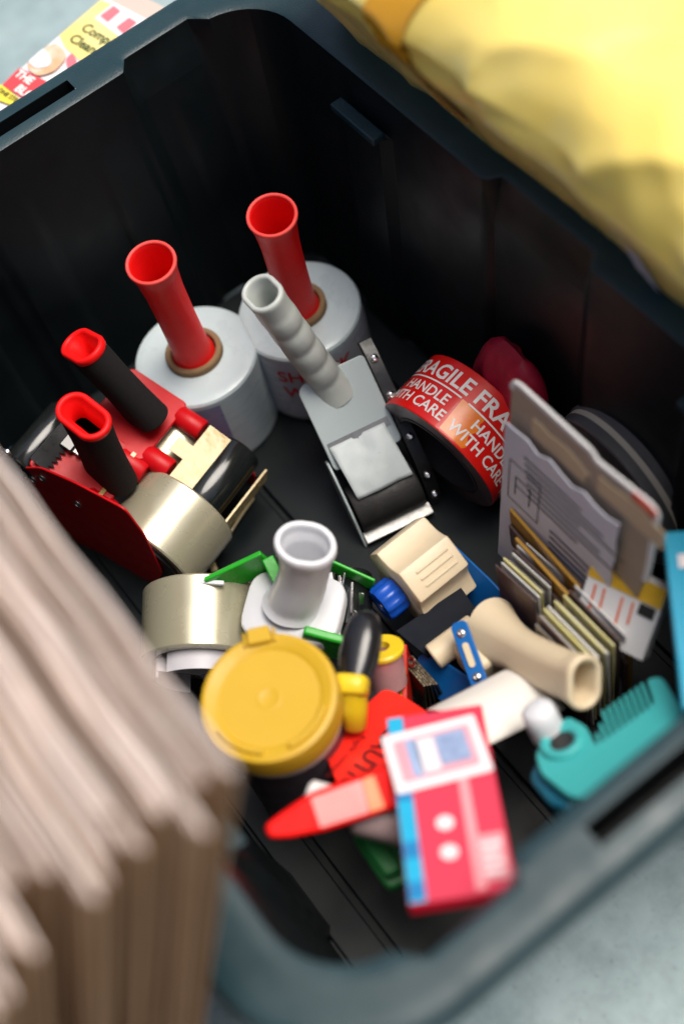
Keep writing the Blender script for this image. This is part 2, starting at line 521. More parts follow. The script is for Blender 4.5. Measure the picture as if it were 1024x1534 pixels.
def wrap_roll(c, mouth, label, lab_angles, lab_mat, lab_z, texts=None, hl=.0):
    t = thing('stretch_wrap_roll', label, 'stretch wrap', V(c.x, c.y, .007), 'rolls of stretch wrap on handles')
    r, h = .0452, .078
    prof = [(.021, 0), (r - .002, 0), (r, .002)]
    for k in range(1, 14):
        prof.append((r + .00015 * math.sin(k * 2.1) * random.random(), .002 + (h - .005) * k / 14))
    prof += [(r, h - .0028), (r - .0012, h - .0008), (r - .004, h), (.038, h + .0004), (.030, h), (.021, h + .0006)]
    MB().lathe(prof, 96, closed=True).build('film', M_FILM, t, angle=28)
    MB().lathe([(.0165, .001), (.0208, .001), (.0208, h + .005), (.020, h + .006), (.0173, h + .006), (.0165, h + .005)], 64, closed=True).build('core', M_KRAFT, t)
    a, b = lab_angles
    rr = r + .0009
    MB().grid(lambda u, v: V(rr * math.cos(a + (b - a) * u), rr * math.sin(a + (b - a) * u), lab_z[0] + (lab_z[1] - lab_z[0]) * v), 40, 2).build('label', lab_mat, t)
    if texts:
        text_on(t, texts[0], M_RINK, on_cyl(rr + .0004, 0, texts[1]), 'lettering', .003)
    # the handle
    base = V(0, 0, h - .012)
    top = WM[t.name].inverted() @ mouth
    d = (top - base); L = d.length; d.normalize()
    M = frame(base, d.orthogonal(), (0, 0, 1))
    x = d.orthogonal().normalized()
    y = d.cross(x)
    M = Matrix(((x.x, y.x, d.x, base.x), (x.y, y.y, d.y, base.y), (x.z, y.z, d.z, base.z), (0, 0, 0, 1)))
    pr = [(.0128, 0), (.0152, 0), (.0155, .016), (.0155, .0185), (.0143, .0205), (.0136, .030), (.0131, L * .5), (.0133, L * .75), (.0145, L * .9), (.0160, L - .004),
          (.0167, L - .0015), (.0166, L - .0003), (.0158, L), (.0148, L - .0006), (.0140, L - .004), (.0128, L * .88), (.0118, L * .7), (.0114, L * .4), (.0113, .004)]
    h_o = MB().lathe(pr, 64, M, closed=False).build('handle', M_RED, t, angle=50)
    MB().lathe([(.0146, L - .0004), (.0150, L + .0004), (.0158, L + .0008), (.0166, L + .0003), (.0169, L - .0010), (.0160, L - .0006)], 64, M, closed=True).build('lip_highlight', M_REDLIP, h_o)  # ring added on the mouth, its highlight put into the colour
    return t
M_LAB1 = mat('mauve_label_under_film', (.20, .20, .34, 1), .3, .5, c2=(.28, .28, .38, 1), scale=30, amount=.6, coat=.4)
M_LAB2 = mat('pale_blue_label_under_film', (.42, .47, .54, 1), .3, .5, c2=(.5, .53, .57, 1), scale=30, amount=.6, coat=.4)
c1 = at(292, 531, .085)
wrap_roll(c1, at(226, 393, .206), 'stretch wrap roll with a red tube handle, behind the red tape guns', (-1.75, -.22), M_LAB1, (.008, .072))
c2 = at(447, 462, .085)
wrap_roll(c2, at(407, 322, .206), 'stretch wrap roll with a red tube handle, behind the grey tape gun', (-2.0, 1.0), M_LAB2, (.006, .073),
          ([('SHRINK', .017, .0, .056, 0, .02), ('WRAP', .017, -.004, .037, 0, .02), ('18 IN', .011, -.004, .019, 0, .02)], -.42))

# ------------------------------------------------------------------ red tape guns
def gun_handle(t, base, top, longdir, a, b, name_grip='grip', flare=1.06):
    """black foam grip over a red stadium tube, mouth at top"""
    base, top = Vector(base), Vector(top)
    d = (top - base); L = d.length; d.normalize()
    x = Vector(longdir); x = (x - d * x.dot(d)).normalized(); y = d.cross(x)
    def M(z):
        o = base + d * z
        return Matrix(((x.x, y.x, d.x, o.x), (x.y, y.y, d.y, o.y), (x.z, y.z, d.z, o.z), (0, 0, 0, 1)))
    zs = [0, L * .3, L * .6, L - .010, L - .006]
    sh = [(a * 1.04, b * 1.08), (a * .97, b), (a * .95, b * .98), (a, b * 1.02), (a, b * 1.02)]
    rings = [ring(M(z), stadium(p, q)) for z, (p, q) in zip(zs, sh)]
    MB().loft(rings, True, False).build(name_grip, M_FOAM, t, bevel=.001, angle=50)
    zs = [L - .022, L - .007, L - .005, L - .002]  # red tube cut short so black foam stands for shade inside the mouth
    sh = [(a * .90, b * .84), (a * .92, b * .88), (a * 1.03, b * 1.08), (a * 1.05, b * 1.12)]
    MB().loft(hollow([M(z) for z in zs], sh, .0042), False, False).build('handle', M_RED, t, angle=60)

def tape_roll_parts(t, M, r, w, ri=.026, name='tape_roll', hub=None, mside=None, m=None):
    MB().lathe([(ri, -w / 2), (ri + .0015, -w / 2 - .0002), (r - .0008, -w / 2), (r, -w / 2 + .0012), (r, w / 2 - .0012), (r - .0008, w / 2), (ri, w / 2)], 96, M, closed=True).build(name, m or M_TAPE, t, angle=20)
    MB().lathe([(ri - .0025, -w / 2 + .0005), (ri - .0001, -w / 2 + .0005), (ri - .0001, w / 2 - .0005), (ri - .0025, w / 2 - .0005)], 64, M, closed=True).build('core', M_KRAFT, t)
    if hub is not None:
        MB().lathe([(.004, -w / 2 - .002), (ri - .003, -w / 2 - .002), (ri - .003, w / 2 - .004), (.004, w / 2 - .004)], 40, M, closed=True).build('hub', hub, t)

def axis_M(o, ax):
    ax = Vector(ax).normalized(); x = V(0, 0, 1).cross(ax)
    if x.length < .01: x = V(1, 0, 0)
    x.normalize(); y = ax.cross(x)
    return Matrix(((x.x, y.x, ax.x, o[0]), (x.y, y.y, ax.y, o[1]), (x.z, y.z, ax.z, o[2]), (0, 0, 0, 1)))

def rounded_poly(pts, r, n=4):
    out = []
    m = len(pts)
    for i in range(m):
        p0, p, p2 = Vector(pts[i - 1]), Vector(pts[i]), Vector(pts[(i + 1) % m])
        a = (p0 - p); b = (p2 - p)
        k = min(r, a.length * .45, b.length * .45)
        A, B = p + a.normalized() * k, p + b.normalized() * k
        for j in range(n + 1):
            u = j / n
            q = A * (1 - u) ** 2 + p * 2 * u * (1 - u) + B * u * u
            out.append((q.x, q.y))
    return out

# gun A : nose at the far left, clear tape roll at the right end
o = at(252, 796, .047)
Lx = V(1, .335, -.42).normalized()
upA = V(.40, .134, 1)
MA = frame(o, Lx, upA)          # x along the gun to the roll, y across, z up
gA = thing('tape_gun', 'red tape gun with a wide clear tape roll, beside the cardboard stack', 'tape gun', MA, 'red tape guns with foam grips')
WXY = Matrix.Rotation(R_(-90), 4, 'X')   # lathe axis along y
tape_roll_parts(gA, Matrix.Translation((.000, .000, .0)) @ WXY, .0385, .048, .0315, hub=M_BLACK)
# prism lies in x,z : map (x, y) -> (x, z)
PXZ = Matrix(((1, 0, 0, 0), (0, 0, -1, 0), (0, 1, 0, 0), (0, 0, 0, 1)))   # prism z -> -y
MpA = MA @ Matrix.Translation((0, -.0272, 0)) @ Matrix.Rotation(R_(90), 4, 'X')
sp = rounded_poly([on_plane(MpA, *p) for p in ((32, 700), (62, 700), (112, 722), (188, 762), (216, 800), (244, 858), (236, 872), (190, 862), (120, 815), (60, 760), (34, 716))], .006)
spA = MB().prism(sp, -.0008, .0008, MA.inverted() @ MpA).build('side_plate', M_REDP, gA, bevel=.0005)
deck = rounded_poly([(-.100, -.0265), (-.040, -.0265), (-.040, .026), (-.100, .026)], .004)
MB().prism(deck, .024, .0275).build('deck', M_REDP, gA, bevel=.0008)
for yy in (-.018, .018):
    MB().lathe([(.0075, 0), (.0085, .002), (.0085, .020), (.0075, .0215)], 24, Matrix.Translation((-.056, yy, .021)) @ Matrix.Rotation(R_(90), 4, 'Y')).build('prong', M_REDP, gA)
inv = MA.inverted()
gun_handle(gA, inv @ at(168, 712, .086), inv @ at(124, 621, .168), inv.to_3x3() @ V(1, .2, 0), .0198, .0112)
MB().lathe([(.002, -.026), (.0125, -.026), (.0135, -.024), (.0135, .024), (.0125, .026), (.002, .026)], 40, Matrix.Translation((-.107, -.002, .009)) @ WXY).build('roller', M_GLOSS, gA)
bl = [(-.024, 0)]
for k in range(12): bl += [(-.024 + .004 * k + .002, .0045), (-.024 + .004 * (k + 1), 0)]
bl += [(.024, -.012), (-.024, -.012)]
MB().prism([(y, x) for x, y in bl], 0, .0012, Matrix.Translation((-.088, 0, .030)) @ Matrix.Rotation(R_(20), 4, 'Y')).build('blade', M_BLACK, gA)
MB().box((-.086, .004, .0315), (.010, .016, .005)).build('blade_guard', M_GLOSS, gA, bevel=.001)
MB().box((-.078, .003, .0300), (.010, .010, .002)).box((-.077, .003, .0320), (.003, .011, .002)).build('spring_clip', M_DSTEEL, gA, bevel=.0005)
MB().prism(rounded_poly([(-.049, -.025), (-.046, -.025), (-.046, .024), (-.049, .024)], .0005), .026, .0290).build('wiper', M_GOLD, gA)
for x, z in ((-.116, .026), (-.086, .027), (-.056, .026), (-.095, .008)):
    screw_head(spA, (0, 0, 0), Matrix.Translation((x, -.0280, z)) @ Matrix.Rotation(R_(90), 4, 'X'), .0034)

# gun B : nose to the right, tan tape over its wiper
o = at(256, 654, .088)
MBm = frame(o, V(1, .335, -.30), V(.285, .095, 1))
gB = thing('tape_gun', 'red tape gun with tan tape over its black roller, against the stretch wrap', 'tape gun', MBm, 'red tape guns with foam grips')
inv = MBm.inverted()
MpB = MBm @ Matrix.Translation((0, .0286, 0)) @ Matrix.Rotation(R_(90), 4, 'X')
spl = rounded_poly([on_plane(MpB, *p) for p in ((204, 572), (222, 588), (262, 616), (308, 640), (345, 668), (383, 712), (378, 745), (340, 800), (280, 790), (230, 700))], .004)
MB().prism(spl, -.0008, .0008, MBm.inverted() @ MpB).build('side_plate', M_REDP, gB, bevel=.0005)
spr = rounded_poly([(.020, -.012), (.040, -.008), (.062, -.022), (.070, -.036), (.055, -.045), (.02, -.045)], .004)
MB().prism(spr, .0276, .0290, PXZ).build('side_plate', M_REDP, gB, bevel=.0005)
dk = rounded_poly([(-.055, -.027), (-.005, -.027), (-.005, .0275), (-.055, .0275)], .005)
MB().prism(dk, -.004, -.0005).build('deck', M_REDP, gB, bevel=.0008)
for yy in (-.0185, .0185):
    MB().lathe([(.007, 0), (.008, .0015), (.008, .020), (.007, .0215)], 24, Matrix.Translation((-.008, yy, -.0065)) @ Matrix.Rotation(R_(90), 4, 'Y')).build('prong', M_REDP, gB)
gp = [(0, -.008), (.012, -.008), (.012, -.024), (.020, -.024), (.020, -.031), (.026, -.031), (.026, -.026), (.030, -.026), (.030, .024), (.012, .024), (.012, .004), (0, .004)]
MB().prism(gp, .0, .0011, Matrix.Translation((.004, 0, -.002)) @ Matrix.Rotation(R_(8), 4, 'Y')).build('tape_end', M_GOLD, gB)
MB().lathe([(.002, -.027), (.0155, -.027), (.0165, -.025), (.0165, .025), (.0155, .027), (.002, .027)], 40, Matrix.Translation((.040, 0, -.021)) @ WXY).build('roller', M_GLOSS, gB)
MB().box((.063, 0, -.030), (.0015, .052, .018)).build('blade', M_GOLD, gB)
MB().prism(rounded_poly([(.032, -.026), (.056, -.026), (.056, .026), (.032, .026)], .002), -.0045, -.0035, Matrix.Rotation(R_(14), 4, 'Y')).build('smoky_guard', M_SMOKE, gB)
tape_roll_parts(gB, Matrix.Translation((-.005, 0, -.046)) @ WXY, .036, .048, .027, hub=M_BLACK)
gun_handle(gB, inv @ at(222, 622, .098), inv @ at(121, 516, .168), inv.to_3x3() @ V(1, .2, 0), .0198, .0112)

# ------------------------------------------------------------------ pale grey tape gun in the middle
TL, TR = at(447, 590, .094), at(527, 535, .100)
BL = at(548, 805, .022)
MG = plane_frame(TL, BL, TR)            # x down the body, y across to the right, z = out of the face
if MG.col[2].z < 0: print('FLIP')
gg = thing('tape_gun', 'pale grey tape gun with a finger grooved handle, left of the FRAGILE roll', 'tape gun', MG)
inv = MG.inverted()
GL = (BL - TL).length
GW = .052
MB().prism(rounded_poly([(-.004, .004), (.0, 0), (.060, 0), (.060, GW), (-.006, GW), (-.006, .03)], .004), -.0022, 0).build('body', M_GREYM, gg, bevel=.0008)
# curved shoulder between handle and body
# side plates
prof_ = [(-.014, -.004), (-.004, .0008), (.020, .001), (.050, .0015), (.078, .002), (.098, -.004), (.112, -.016), (.120, -.032)]
rings = []
for x_, z_ in prof_:
    rings.append([V(x_, GW + .0006, z_), V(x_, GW + .0105, z_ - .0006), V(x_, GW + .0118, z_ - .012), V(x_, GW + .0006, z_ - .012)])
spg = MB().loft(rings).build('side_plate', M_BLACK, gg, bevel=.0006)
MB().prism(rounded_poly([(.052, -.002), (.064, .003), (.094, .001), (.122, -.012), (.118, -.03), (.07, -.03), (.052, -.02)], .006), .0, .0018,
           Matrix.Translation((0, -.003, 0)) @ Matrix(((1, 0, 0, 0), (0, 0, 1, 0), (0, 1, 0, 0), (0, 0, 0, 1)))).build('side_plate', M_GREYM, gg, bevel=.0005)
for x, z in ((.000, .0012), (.028, .0014), (.060, .0018), (.090, -.0006), (.106, -.010)):
    screw_head(spg, (x, GW + .0055, z + .0004), None, .0030)
# white tape tab over the window
def tabf(u, v):
    x = .043 + .041 * u; y = .003 + .042 * v
    return V(x, y + .003 * u, .0012 + .0050 * math.sin(u * 2.2) + .0010 * math.sin(v * 9 + u * 4) - .0008 * noise.noise(V(u * 5, v * 5, 3)))
M_TAB = mat('white_tape_tab', (.58, .63, .63, 1), .45, .4, c2=(.48, .53, .54, 1), scale=70, amount=.7, bump=.2, bscale=150)
MB().grid(tabf, 14, 14).build('tape_end', M_TAB, gg, solid=.0007)
MB().box((.043, .026, .0006), (.006, .046, .001)).build('blade', M_DSTEEL, gg)
MB().box((.0660, .0330, .0064), (.012, .0028, .0004)).build('rust_mark', mat('rust_stain', (.4, .17, .05, 1), .7, .2), gg)
# black roller
MB().lathe([(.002, -.0245), (.0165, -.0245), (.0175, -.023), (.0175, .023), (.0165, .0245), (.002, .0245)], 48, Matrix.Translation((.092, .0255, -.0130)) @ WXY).build('roller', M_RUBBER, gg)
MB().box((.1135, .0255, -.010), (.009, .052, .0018), Matrix.Translation((.1135, .0255, -.010)) @ Matrix.Rotation(R_(-25), 4, 'Y') @ Matrix.Translation((-.1135, -.0255, .010))).build('cross_bar', M_DSTEEL, gg, bevel=.0004)
MB().lathe([(.004, -.023), (.020, -.023), (.020, .023), (.004, .023)], 40, Matrix.Translation((.045, .026, -.032)) @ WXY, closed=True).build('hub', M_BLACK, gg)
# the handle : stadium tube with finger grooves on its lower side
hb, ht = inv @ at(492, 574, .084), inv @ at(391, 437, .188)
d = (ht - hb); L = d.length; d.normalize()
lng = inv.to_3x3() @ (at(412, 462, .188) - at(371, 418, .188))
x = (lng - d * lng.dot(d)).normalized(); y = d.cross(x)
if (inv.to_3x3() @ V(1, -1, 0)).dot(x) < 0: x, y = -x, -y
def MH(z, dx=0):
    oo = hb + d * z + x * dx
    return Matrix(((x.x, y.x, d.x, oo.x), (x.y, y.y, d.y, oo.y), (x.z, y.z, d.z, oo.z), (0, 0, 0, 1)))
zs, sh, Ml = [], [], []
n = 44
for k in range(n + 1):
    z = -.004 + (L + .002) * k / n
    u = z / L
    a, b = .0158, .0118
    fl = max(0, (.13 - u) / .16)
    a += .0050 * fl ** 1.5; b += .0050 * fl ** 1.5
    g_ = 0
    if .12 < u < .86: g_ = .0024 * abs(math.sin((u - .12) / .74 * math.pi * 4)) ** .6 - .0012
    mouth = max(0, (u - .90) / .1)
    a += .0012 * mouth + g_ * .5; b += .0010 * mouth + g_ * .25
    Ml.append(MH(z, g_ * .5)); sh.append((a, b))
MB().loft(hollow(Ml, sh, .0038, 30)).build('handle', M_GREY, gg, angle=70)

# ------------------------------------------------------------------ FRAGILE tape roll
FR, FW = .0505, .048
o = at(690, 646, FR + .006)
ax = V(-.14, 1, .10).normalized()
MF = axis_M(o, ax)
fr = thing('tape_roll', 'red printed FRAGILE tape roll with an orange patch, standing on its edge', 'tape roll', Matrix.Translation((o.x, o.y, .007)))
inv = WM[fr.name].inverted()
MFl = inv @ MF
M_FRED = mat('red_printed_tape', (.72, .012, .008, 1), .32, .4, c2=(.55, .006, .006, 1), scale=30, amount=.6, coat=.15, bump=.15, bscale=120)
M_FSIDE = mat('dark_tape_layers', (.085, .05, .055, 1), .35, .4, c2=(.06, .035, .04, 1), scale=40, coat=.2)
M_FORANGE = mat('orange_patch', (.85, .26, .015, 1), .25, .5, c2=(.75, .12, .01, 1), scale=60, amount=.8, coat=.1)
pfo = MB().lathe([(FR, -FW / 2 + .0008), (FR, FW / 2 - .0008), (FR - .0006, FW / 2 - .0001), (FR - .0006, -FW / 2 + .0001)], 160, MFl, closed=True).build('printed_face', M_FRED, fr, angle=20)
MB().lathe([(FR - .0007, -FW / 2), (FR - .0007, FW / 2), (.0365, FW / 2), (.0365, -FW / 2)], 128, MFl, closed=True).build('tape_layers', M_FSIDE, fr)
MB().lathe([(.0364, -FW / 2 - .0006), (.0364, FW / 2), (.034, FW / 2), (.034, -FW / 2 - .0006)], 96, MFl, closed=True).build('core', mat('dark_core_board', (.035, .03, .032, 1), .6, .3), fr)
# angle that faces up and towards the camera
tocam = (MF.inverted().to_3x3() @ (CP - o)); A0 = math.atan2(tocam.y, tocam.x)
def fmap(u, v):   # u runs round the roll in metres, v across it
    a = A0 + u / FR
    return MFl @ V((FR + .0004) * math.cos(a), (FR + .0004) * math.sin(a), v)
def fmap2(u, v):
    a = A0 + u / FR
    return MFl @ V((FR + .0002) * math.cos(a), (FR + .0002) * math.sin(a), v)
unit = .066
its, bx = [], []
for k in range(-3, 4):
    c = k * unit + .022
    its += [('FRAGILE', .0165, c, .0115, 0, .022), ('HANDLE', .0112, c + .002, -.0045, 0, .018), ('WITH CARE', .0112, c - .001, -.0150, 0, .018)]
    bx += [(c - .031 + .004 * i, .0028, c - .031 + .004 * i + .004, .0040) for i in range(15)]
text_on(pfo, its, M_WINK, fmap, 'lettering', .003, bx)
def opatch(u, v):
    w_ = .020 + .004 * noise.noise(V(v * 4, 1, 0))
    return fmap2(-.012 + w_ * u - .002 * v, -.022 + .0255 * v)
MB().grid(opatch, 12, 10).build('orange_patch', M_FORANGE, pfo)

# ------------------------------------------------------------------ blue and cream tape gun
o = at(640, 850, .062)
MBl = frame(o, V(1, .03, 0), V(.03, 0, 1))
gb = thing('tape_gun', 'blue and cream tape gun with a blue knob and empty cream hub', 'tape gun', MBl)
inv = MBl.inverted()
# hub : four vanes with hollow sides
HR = math.atan2((inv @ CP).z, (inv @ CP).x) - .12         # the ribbed vane looks up at us
def star(k=1.0):
    pts = []
    for q_ in range(4):
        a0 = HR + q_ * math.pi / 2
        c_, s_ = math.cos(a0), math.sin(a0)
        loc = [(.0285, -.0115), (.0292, -.0095), (.0292, .0095), (.0285, .0115)]
        for j_ in range(1, 8):          # hollow side to the next vane
            u = j_ / 8
            ang_ = .38 + (math.pi / 2 - .76) * u
            rr_ = .0307 - .0062 * math.sin(math.pi * u) ** .8
            loc.append((rr_ * math.cos(ang_), rr_ * math.sin(ang_)))
        pts += [((x_ * c_ - y_ * s_) * k, (x_ * s_ + y_ * c_) * k) for x_, y_ in loc]
    return pts
rings = []
for z, k in ((-.0245, .94), (-.0237, .985), (-.0215, 1.0), (.0135, 1.0), (.0157, .985), (.0165, .94)):
    rings.append([V(px_, z, py_) for px_, py_ in star(k)])
hubo = MB().loft(rings).build('hub', M_CREAM, gb, angle=40)
for k in range(3):
    MB().box((.0292, -.002, .0052 * (k - 1)), (.0022, .026, .0018), Matrix.Rotation(-HR, 4, 'Y')).build('rib', M_CREAM, hubo, bevel=.0006)
kn = [(.002, 0), (.0110, 0), (.0124, .002), (.0124, .013), (.0112, .0155), (.0055, .0155), (.0048, .0125), (.0002, .0125)]
def knob(prof, M, n=40, amp=.06):
    rings = []
    for r, z in prof:
        rings.append([M @ V(r * (1 + (amp * math.cos(10 * 2 * math.pi * k / n) if r > .009 else 0)) * math.cos(2 * math.pi * k / n),
                            r * (1 + (amp * math.cos(10 * 2 * math.pi * k / n) if r > .009 else 0)) * math.sin(2 * math.pi * k / n), z) for k in range(n)])
    return MB().loft(rings)
KM = Matrix.Translation((.001, -.0255, .001)) @ Matrix.Rotation(R_(90), 4, 'X')
knob(kn, KM).build('knob', M_BLUEP, gb, angle=45)
screw_head(gb, (0, 0, .0132), KM, .0040)
# blue plates
Mpl = MBl @ Matrix.Translation((0, .0275, 0)) @ Matrix.Rotation(R_(62), 4, 'X')
bp1 = [on_plane(Mpl, *p) for p in ((662, 800), (692, 828), (742, 876), (790, 936), (796, 970), (760, 995), (705, 942), (650, 880))]
MB().prism(rounded_poly(bp1, .006), -.0009, .0009, MBl.inverted() @ Mpl).build('side_plate', M_BLUE, gb, bevel=.0005)
Mpl2 = MBl @ Matrix.Translation((0, -.0275, 0)) @ Matrix.Rotation(R_(55), 4, 'X')
bp2 = [on_plane(Mpl2, *p) for p in ((624, 985), (636, 978), (664, 990), (704, 1016), (728, 1042), (716, 1062), (676, 1062), (636, 1030))]
MB().prism(rounded_poly(bp2, .004), -.0009, .0009, MBl.inverted() @ Mpl2).build('side_plate', M_BLUE, gb, bevel=.0005)
sg = [inv @ at(592, 945, .064), inv @ at(690, 880, .064), inv @ at(730, 935, .052), inv @ at(640, 985, .052)]
mb = MB()
top = [mb.bm.verts.new(p) for p in sg]; bot = [mb.bm.verts.new(p - V(0, 0, .0014)) for p in sg]
mb.bm.faces.new(top); mb.bm.faces.new(bot[::-1])
for i in range(4): mb.bm.faces.new((top[i], bot[i], bot[(i + 1) % 4], top[(i + 1) % 4]))
mb.build('blade_guard', mat('dark_smoky_guard', (.004, .006, .012, 1), .5, .12), gb, bevel=.0004)
ra, rb = inv @ at(648, 985, .058), inv @ at(712, 938, .062)
MB().lathe([(.001, 0), (.0082, 0), (.009, .001), (.009, (rb - ra).length - .001), (.0082, (rb - ra).length), (.001, (rb - ra).length)], 32, axis_M(ra, rb - ra)).build('roller', M_CREAM, gb)
# cream handle
hb, ht = inv @ at(752, 958, .074), inv @ at(874, 1022, .126)
d = (ht - hb); L = d.length; d.normalize()
lng = inv.to_3x3() @ (at(885, 985, .143) - at(876, 1062, .118))
x = (lng - d * lng.dot(d)).normalized(); y = d.cross(x)
Ml, sh = [], []
for k in range(25):
    z = -.012 + (L + .012) * k / 24
    u = z / L
    fl = max(0, (.30 - u) / .40)
    a, b = .0148 + .0070 * fl ** 2.0, .0104 + .006 * fl ** 2.0
    m_ = max(0, (u - .86) / .14)
    a += .0020 * m_; b += .0012 * m_
    oo = hb + d * z + x * (-.002 * math.sin(u * 3.1))
    Ml.append(Matrix(((x.x, y.x, d.x, oo.x), (x.y, y.y, d.y, oo.y), (x.z, y.z, d.z, oo.z), (0, 0, 0, 1)))); sh.append((a, b))
MB().loft(hollow(Ml, sh, .0042, 12)).build('handle', M_CREAM, gb, angle=70)
s1 = [inv @ at(x_, y_, z_) for x_, y_, z_ in ((690, 945, .086), (716, 1018, .078))]
dd = (s1[1] - s1[0]); Mst = frame((s1[0] + s1[1]) / 2, dd, inv.to_3x3() @ V(.3, -.5, 1))
MB().prism(rrect(dd.length + .012, .011, .004), -.001, .001, Mst).build('strap_plate', M_BLUE, gb, bevel=.0004)
MB().prism(rrect(.016, .004, .0019), .0012, .0022, Mst).build('slot_insert', M_CREAM, gb)
for k in (-.45, .45): screw_head(gb, (k * dd.length, 0, .001), Mst, .003)
cb = inv @ at(728, 960, .070)
MB().prism(rounded_poly([(-.012, -.020), (.014, -.020), (.018, .022), (-.010, .024)], .008), -.020, .004, Matrix.Translation(cb)).build('handle_block', M_CREAM, gb, bevel=.004, seg=3)

# ------------------------------------------------------------------ green tape gun with white handle
o = at(302, 940, .048)
axg = V(.80, -.60, -.14).normalized()
MGr = frame(o, V(.6, .8, 0), V(0, 0, 1))
gr = thing('tape_gun', 'green tape gun with a white tube handle, behind the yellow lidded tub', 'tape gun', MGr)
inv = MGr.inverted()
Mx = axis_M(V(0, 0, 0), inv.to_3x3() @ axg)
tape_roll_parts(gr, Mx, .0400, .049, .0325)
hr = MB()
for k in range(3):
    a0 = 2 * math.pi * k / 3 + .5
    rr0, rr1 = .0285, .0302
    pts0 = [(rr0 * math.cos(a0 + .09 * j), rr0 * math.sin(a0 + .09 * j)) for j in range(19)]
    pts1 = [(rr1 * math.cos(a0 + .09 * j), rr1 * math.sin(a0 + .09 * j)) for j in range(19)]
    hr.prism(pts0 + pts1[::-1], -.02, .037, Mx)
    hr.box((0, 0, 0), (.030, .0018, .05), Mx @ Matrix.Rotation(a0, 4, 'Z') @ Matrix.Translation((.015, 0, .008)))
hr.build('hub', M_LILAC, gr)
MB().box((0, 0, 0), (.016, .003, .003), inv @ Matrix.Translation(at(318, 873, .088)) @ Matrix.Rotation(R_(45), 4, 'Z')).build('hub_clip', M_WHITEP, gr, bevel=.0006)
# green frame : deck and two cheeks
ga, gb_, gc = at(402, 876, .066), at(508, 905, .066), at(410, 985, .066)
Mdk = inv @ plane_frame(ga, gb_, gc)
MB().prism(rounded_poly([(.004, -.004), (.052, -.004), (.052, .038), (.004, .038)], .004), -.003, 0, Mdk).build('deck', M_GREEN, gr, bevel=.001)
e0, e1 = inv @ at(318, 878, .080), inv @ at(402, 838, .090)
def bar(a, b, w_, h_, m, name, par, bev=.0008, up=(0, 0, 1)):
    a, b = Vector(a), Vector(b)
    M = frame((a + b) / 2, b - a, up)
    return MB().box((0, 0, 0), ((b - a).length, w_, h_), M).build(name, m, par, bevel=bev)
bar(e0, e1, .0035, .024, M_GREEN, 'cheek', gr)
bar(inv @ at(402, 840, .088), inv @ at(424, 885, .080), .008, .028, M_GREEN, 'cheek', gr)
bar(inv @ at(492, 845, .078), inv @ at(560, 876, .070), .0022, .016, M_GREEN, 'cheek', gr)
bar(inv @ at(452, 955, .078), inv @ at(516, 972, .070), .006, .030, M_GREEN, 'cheek', gr, .0015)
# white base and tube
wb = inv @ at(438, 908, .082)
Mw = Matrix.Translation(wb) @ Matrix.Rotation(R_(-12), 4, 'Z')
bs = superell(.0325, .0245, 4.2)
MB().loft([ring(Mw, bs, -.010), ring(Mw, bs, -.003), ring(Mw, bs, -.001, .985), ring(Mw, bs, 0, .95), ring(Mw, bs, .0006, .6)]).build('base', M_WHITEP, gr, angle=60)
hb, ht = wb + V(0, 0, .002), inv @ at(457, 815, .142)
d = ht - hb; L = d.length; d.normalize()
x = inv.to_3x3() @ V(.6, .8, 0); x = (x - d * x.dot(d)).normalized(); y = d.cross(x)
Ml, sh = [], []
for k in range(21):
    z = L * k / 20; u = k / 20
    a, b = .0163 + .003 * max(0, .06 - u) / .06, .0150 + .003 * max(0, .06 - u) / .06
    g_ = .0005 * math.sin(u * 9)
    m_ = max(0, (u - .84) / .16)
    a += .0028 * min(1, m_ * 1.6) + g_; b += .0024 * min(1, m_ * 1.6) + g_
    oo = hb + d * z + x * .003 * math.sin(u * 3.1)
    Ml.append(Matrix(((x.x, y.x, d.x, oo.x), (x.y, y.y, d.y, oo.y), (x.z, y.z, d.z, oo.z), (0, 0, 0, 1)))); sh.append((a, b))
MB().loft(hollow(Ml, sh, .0042, 14)).build('handle', M_WHITEP, gr, angle=70)
# crumpled clear strip and roller to the right of the tube
Mrl = inv @ axis_M(at(522, 900, .060), V(.5, .8, .0))
MB().lathe([(.001, -.02), (.0145, -.02), (.0145, .02), (.001, .02)], 36, inv @ axis_M(at(525, 905, .055), V(.8, -.6, 0))).build('roller', M_GLOSS, gr)
for k, (xa, ya, xb, yb, wd) in enumerate(((494, 858, 508, 962, .0030), (508, 862, 513, 905, .0018), (516, 858, 511, 890, .0012), (527, 872, 526, 918, .0014), (541, 888, 542, 905, .0030))):
    bar(inv @ at(xa, ya, .080), inv @ at(xb, yb, .072), wd, .001, M_STEEL if k else M_WHITEP, 'spring_strip', gr, .0002)

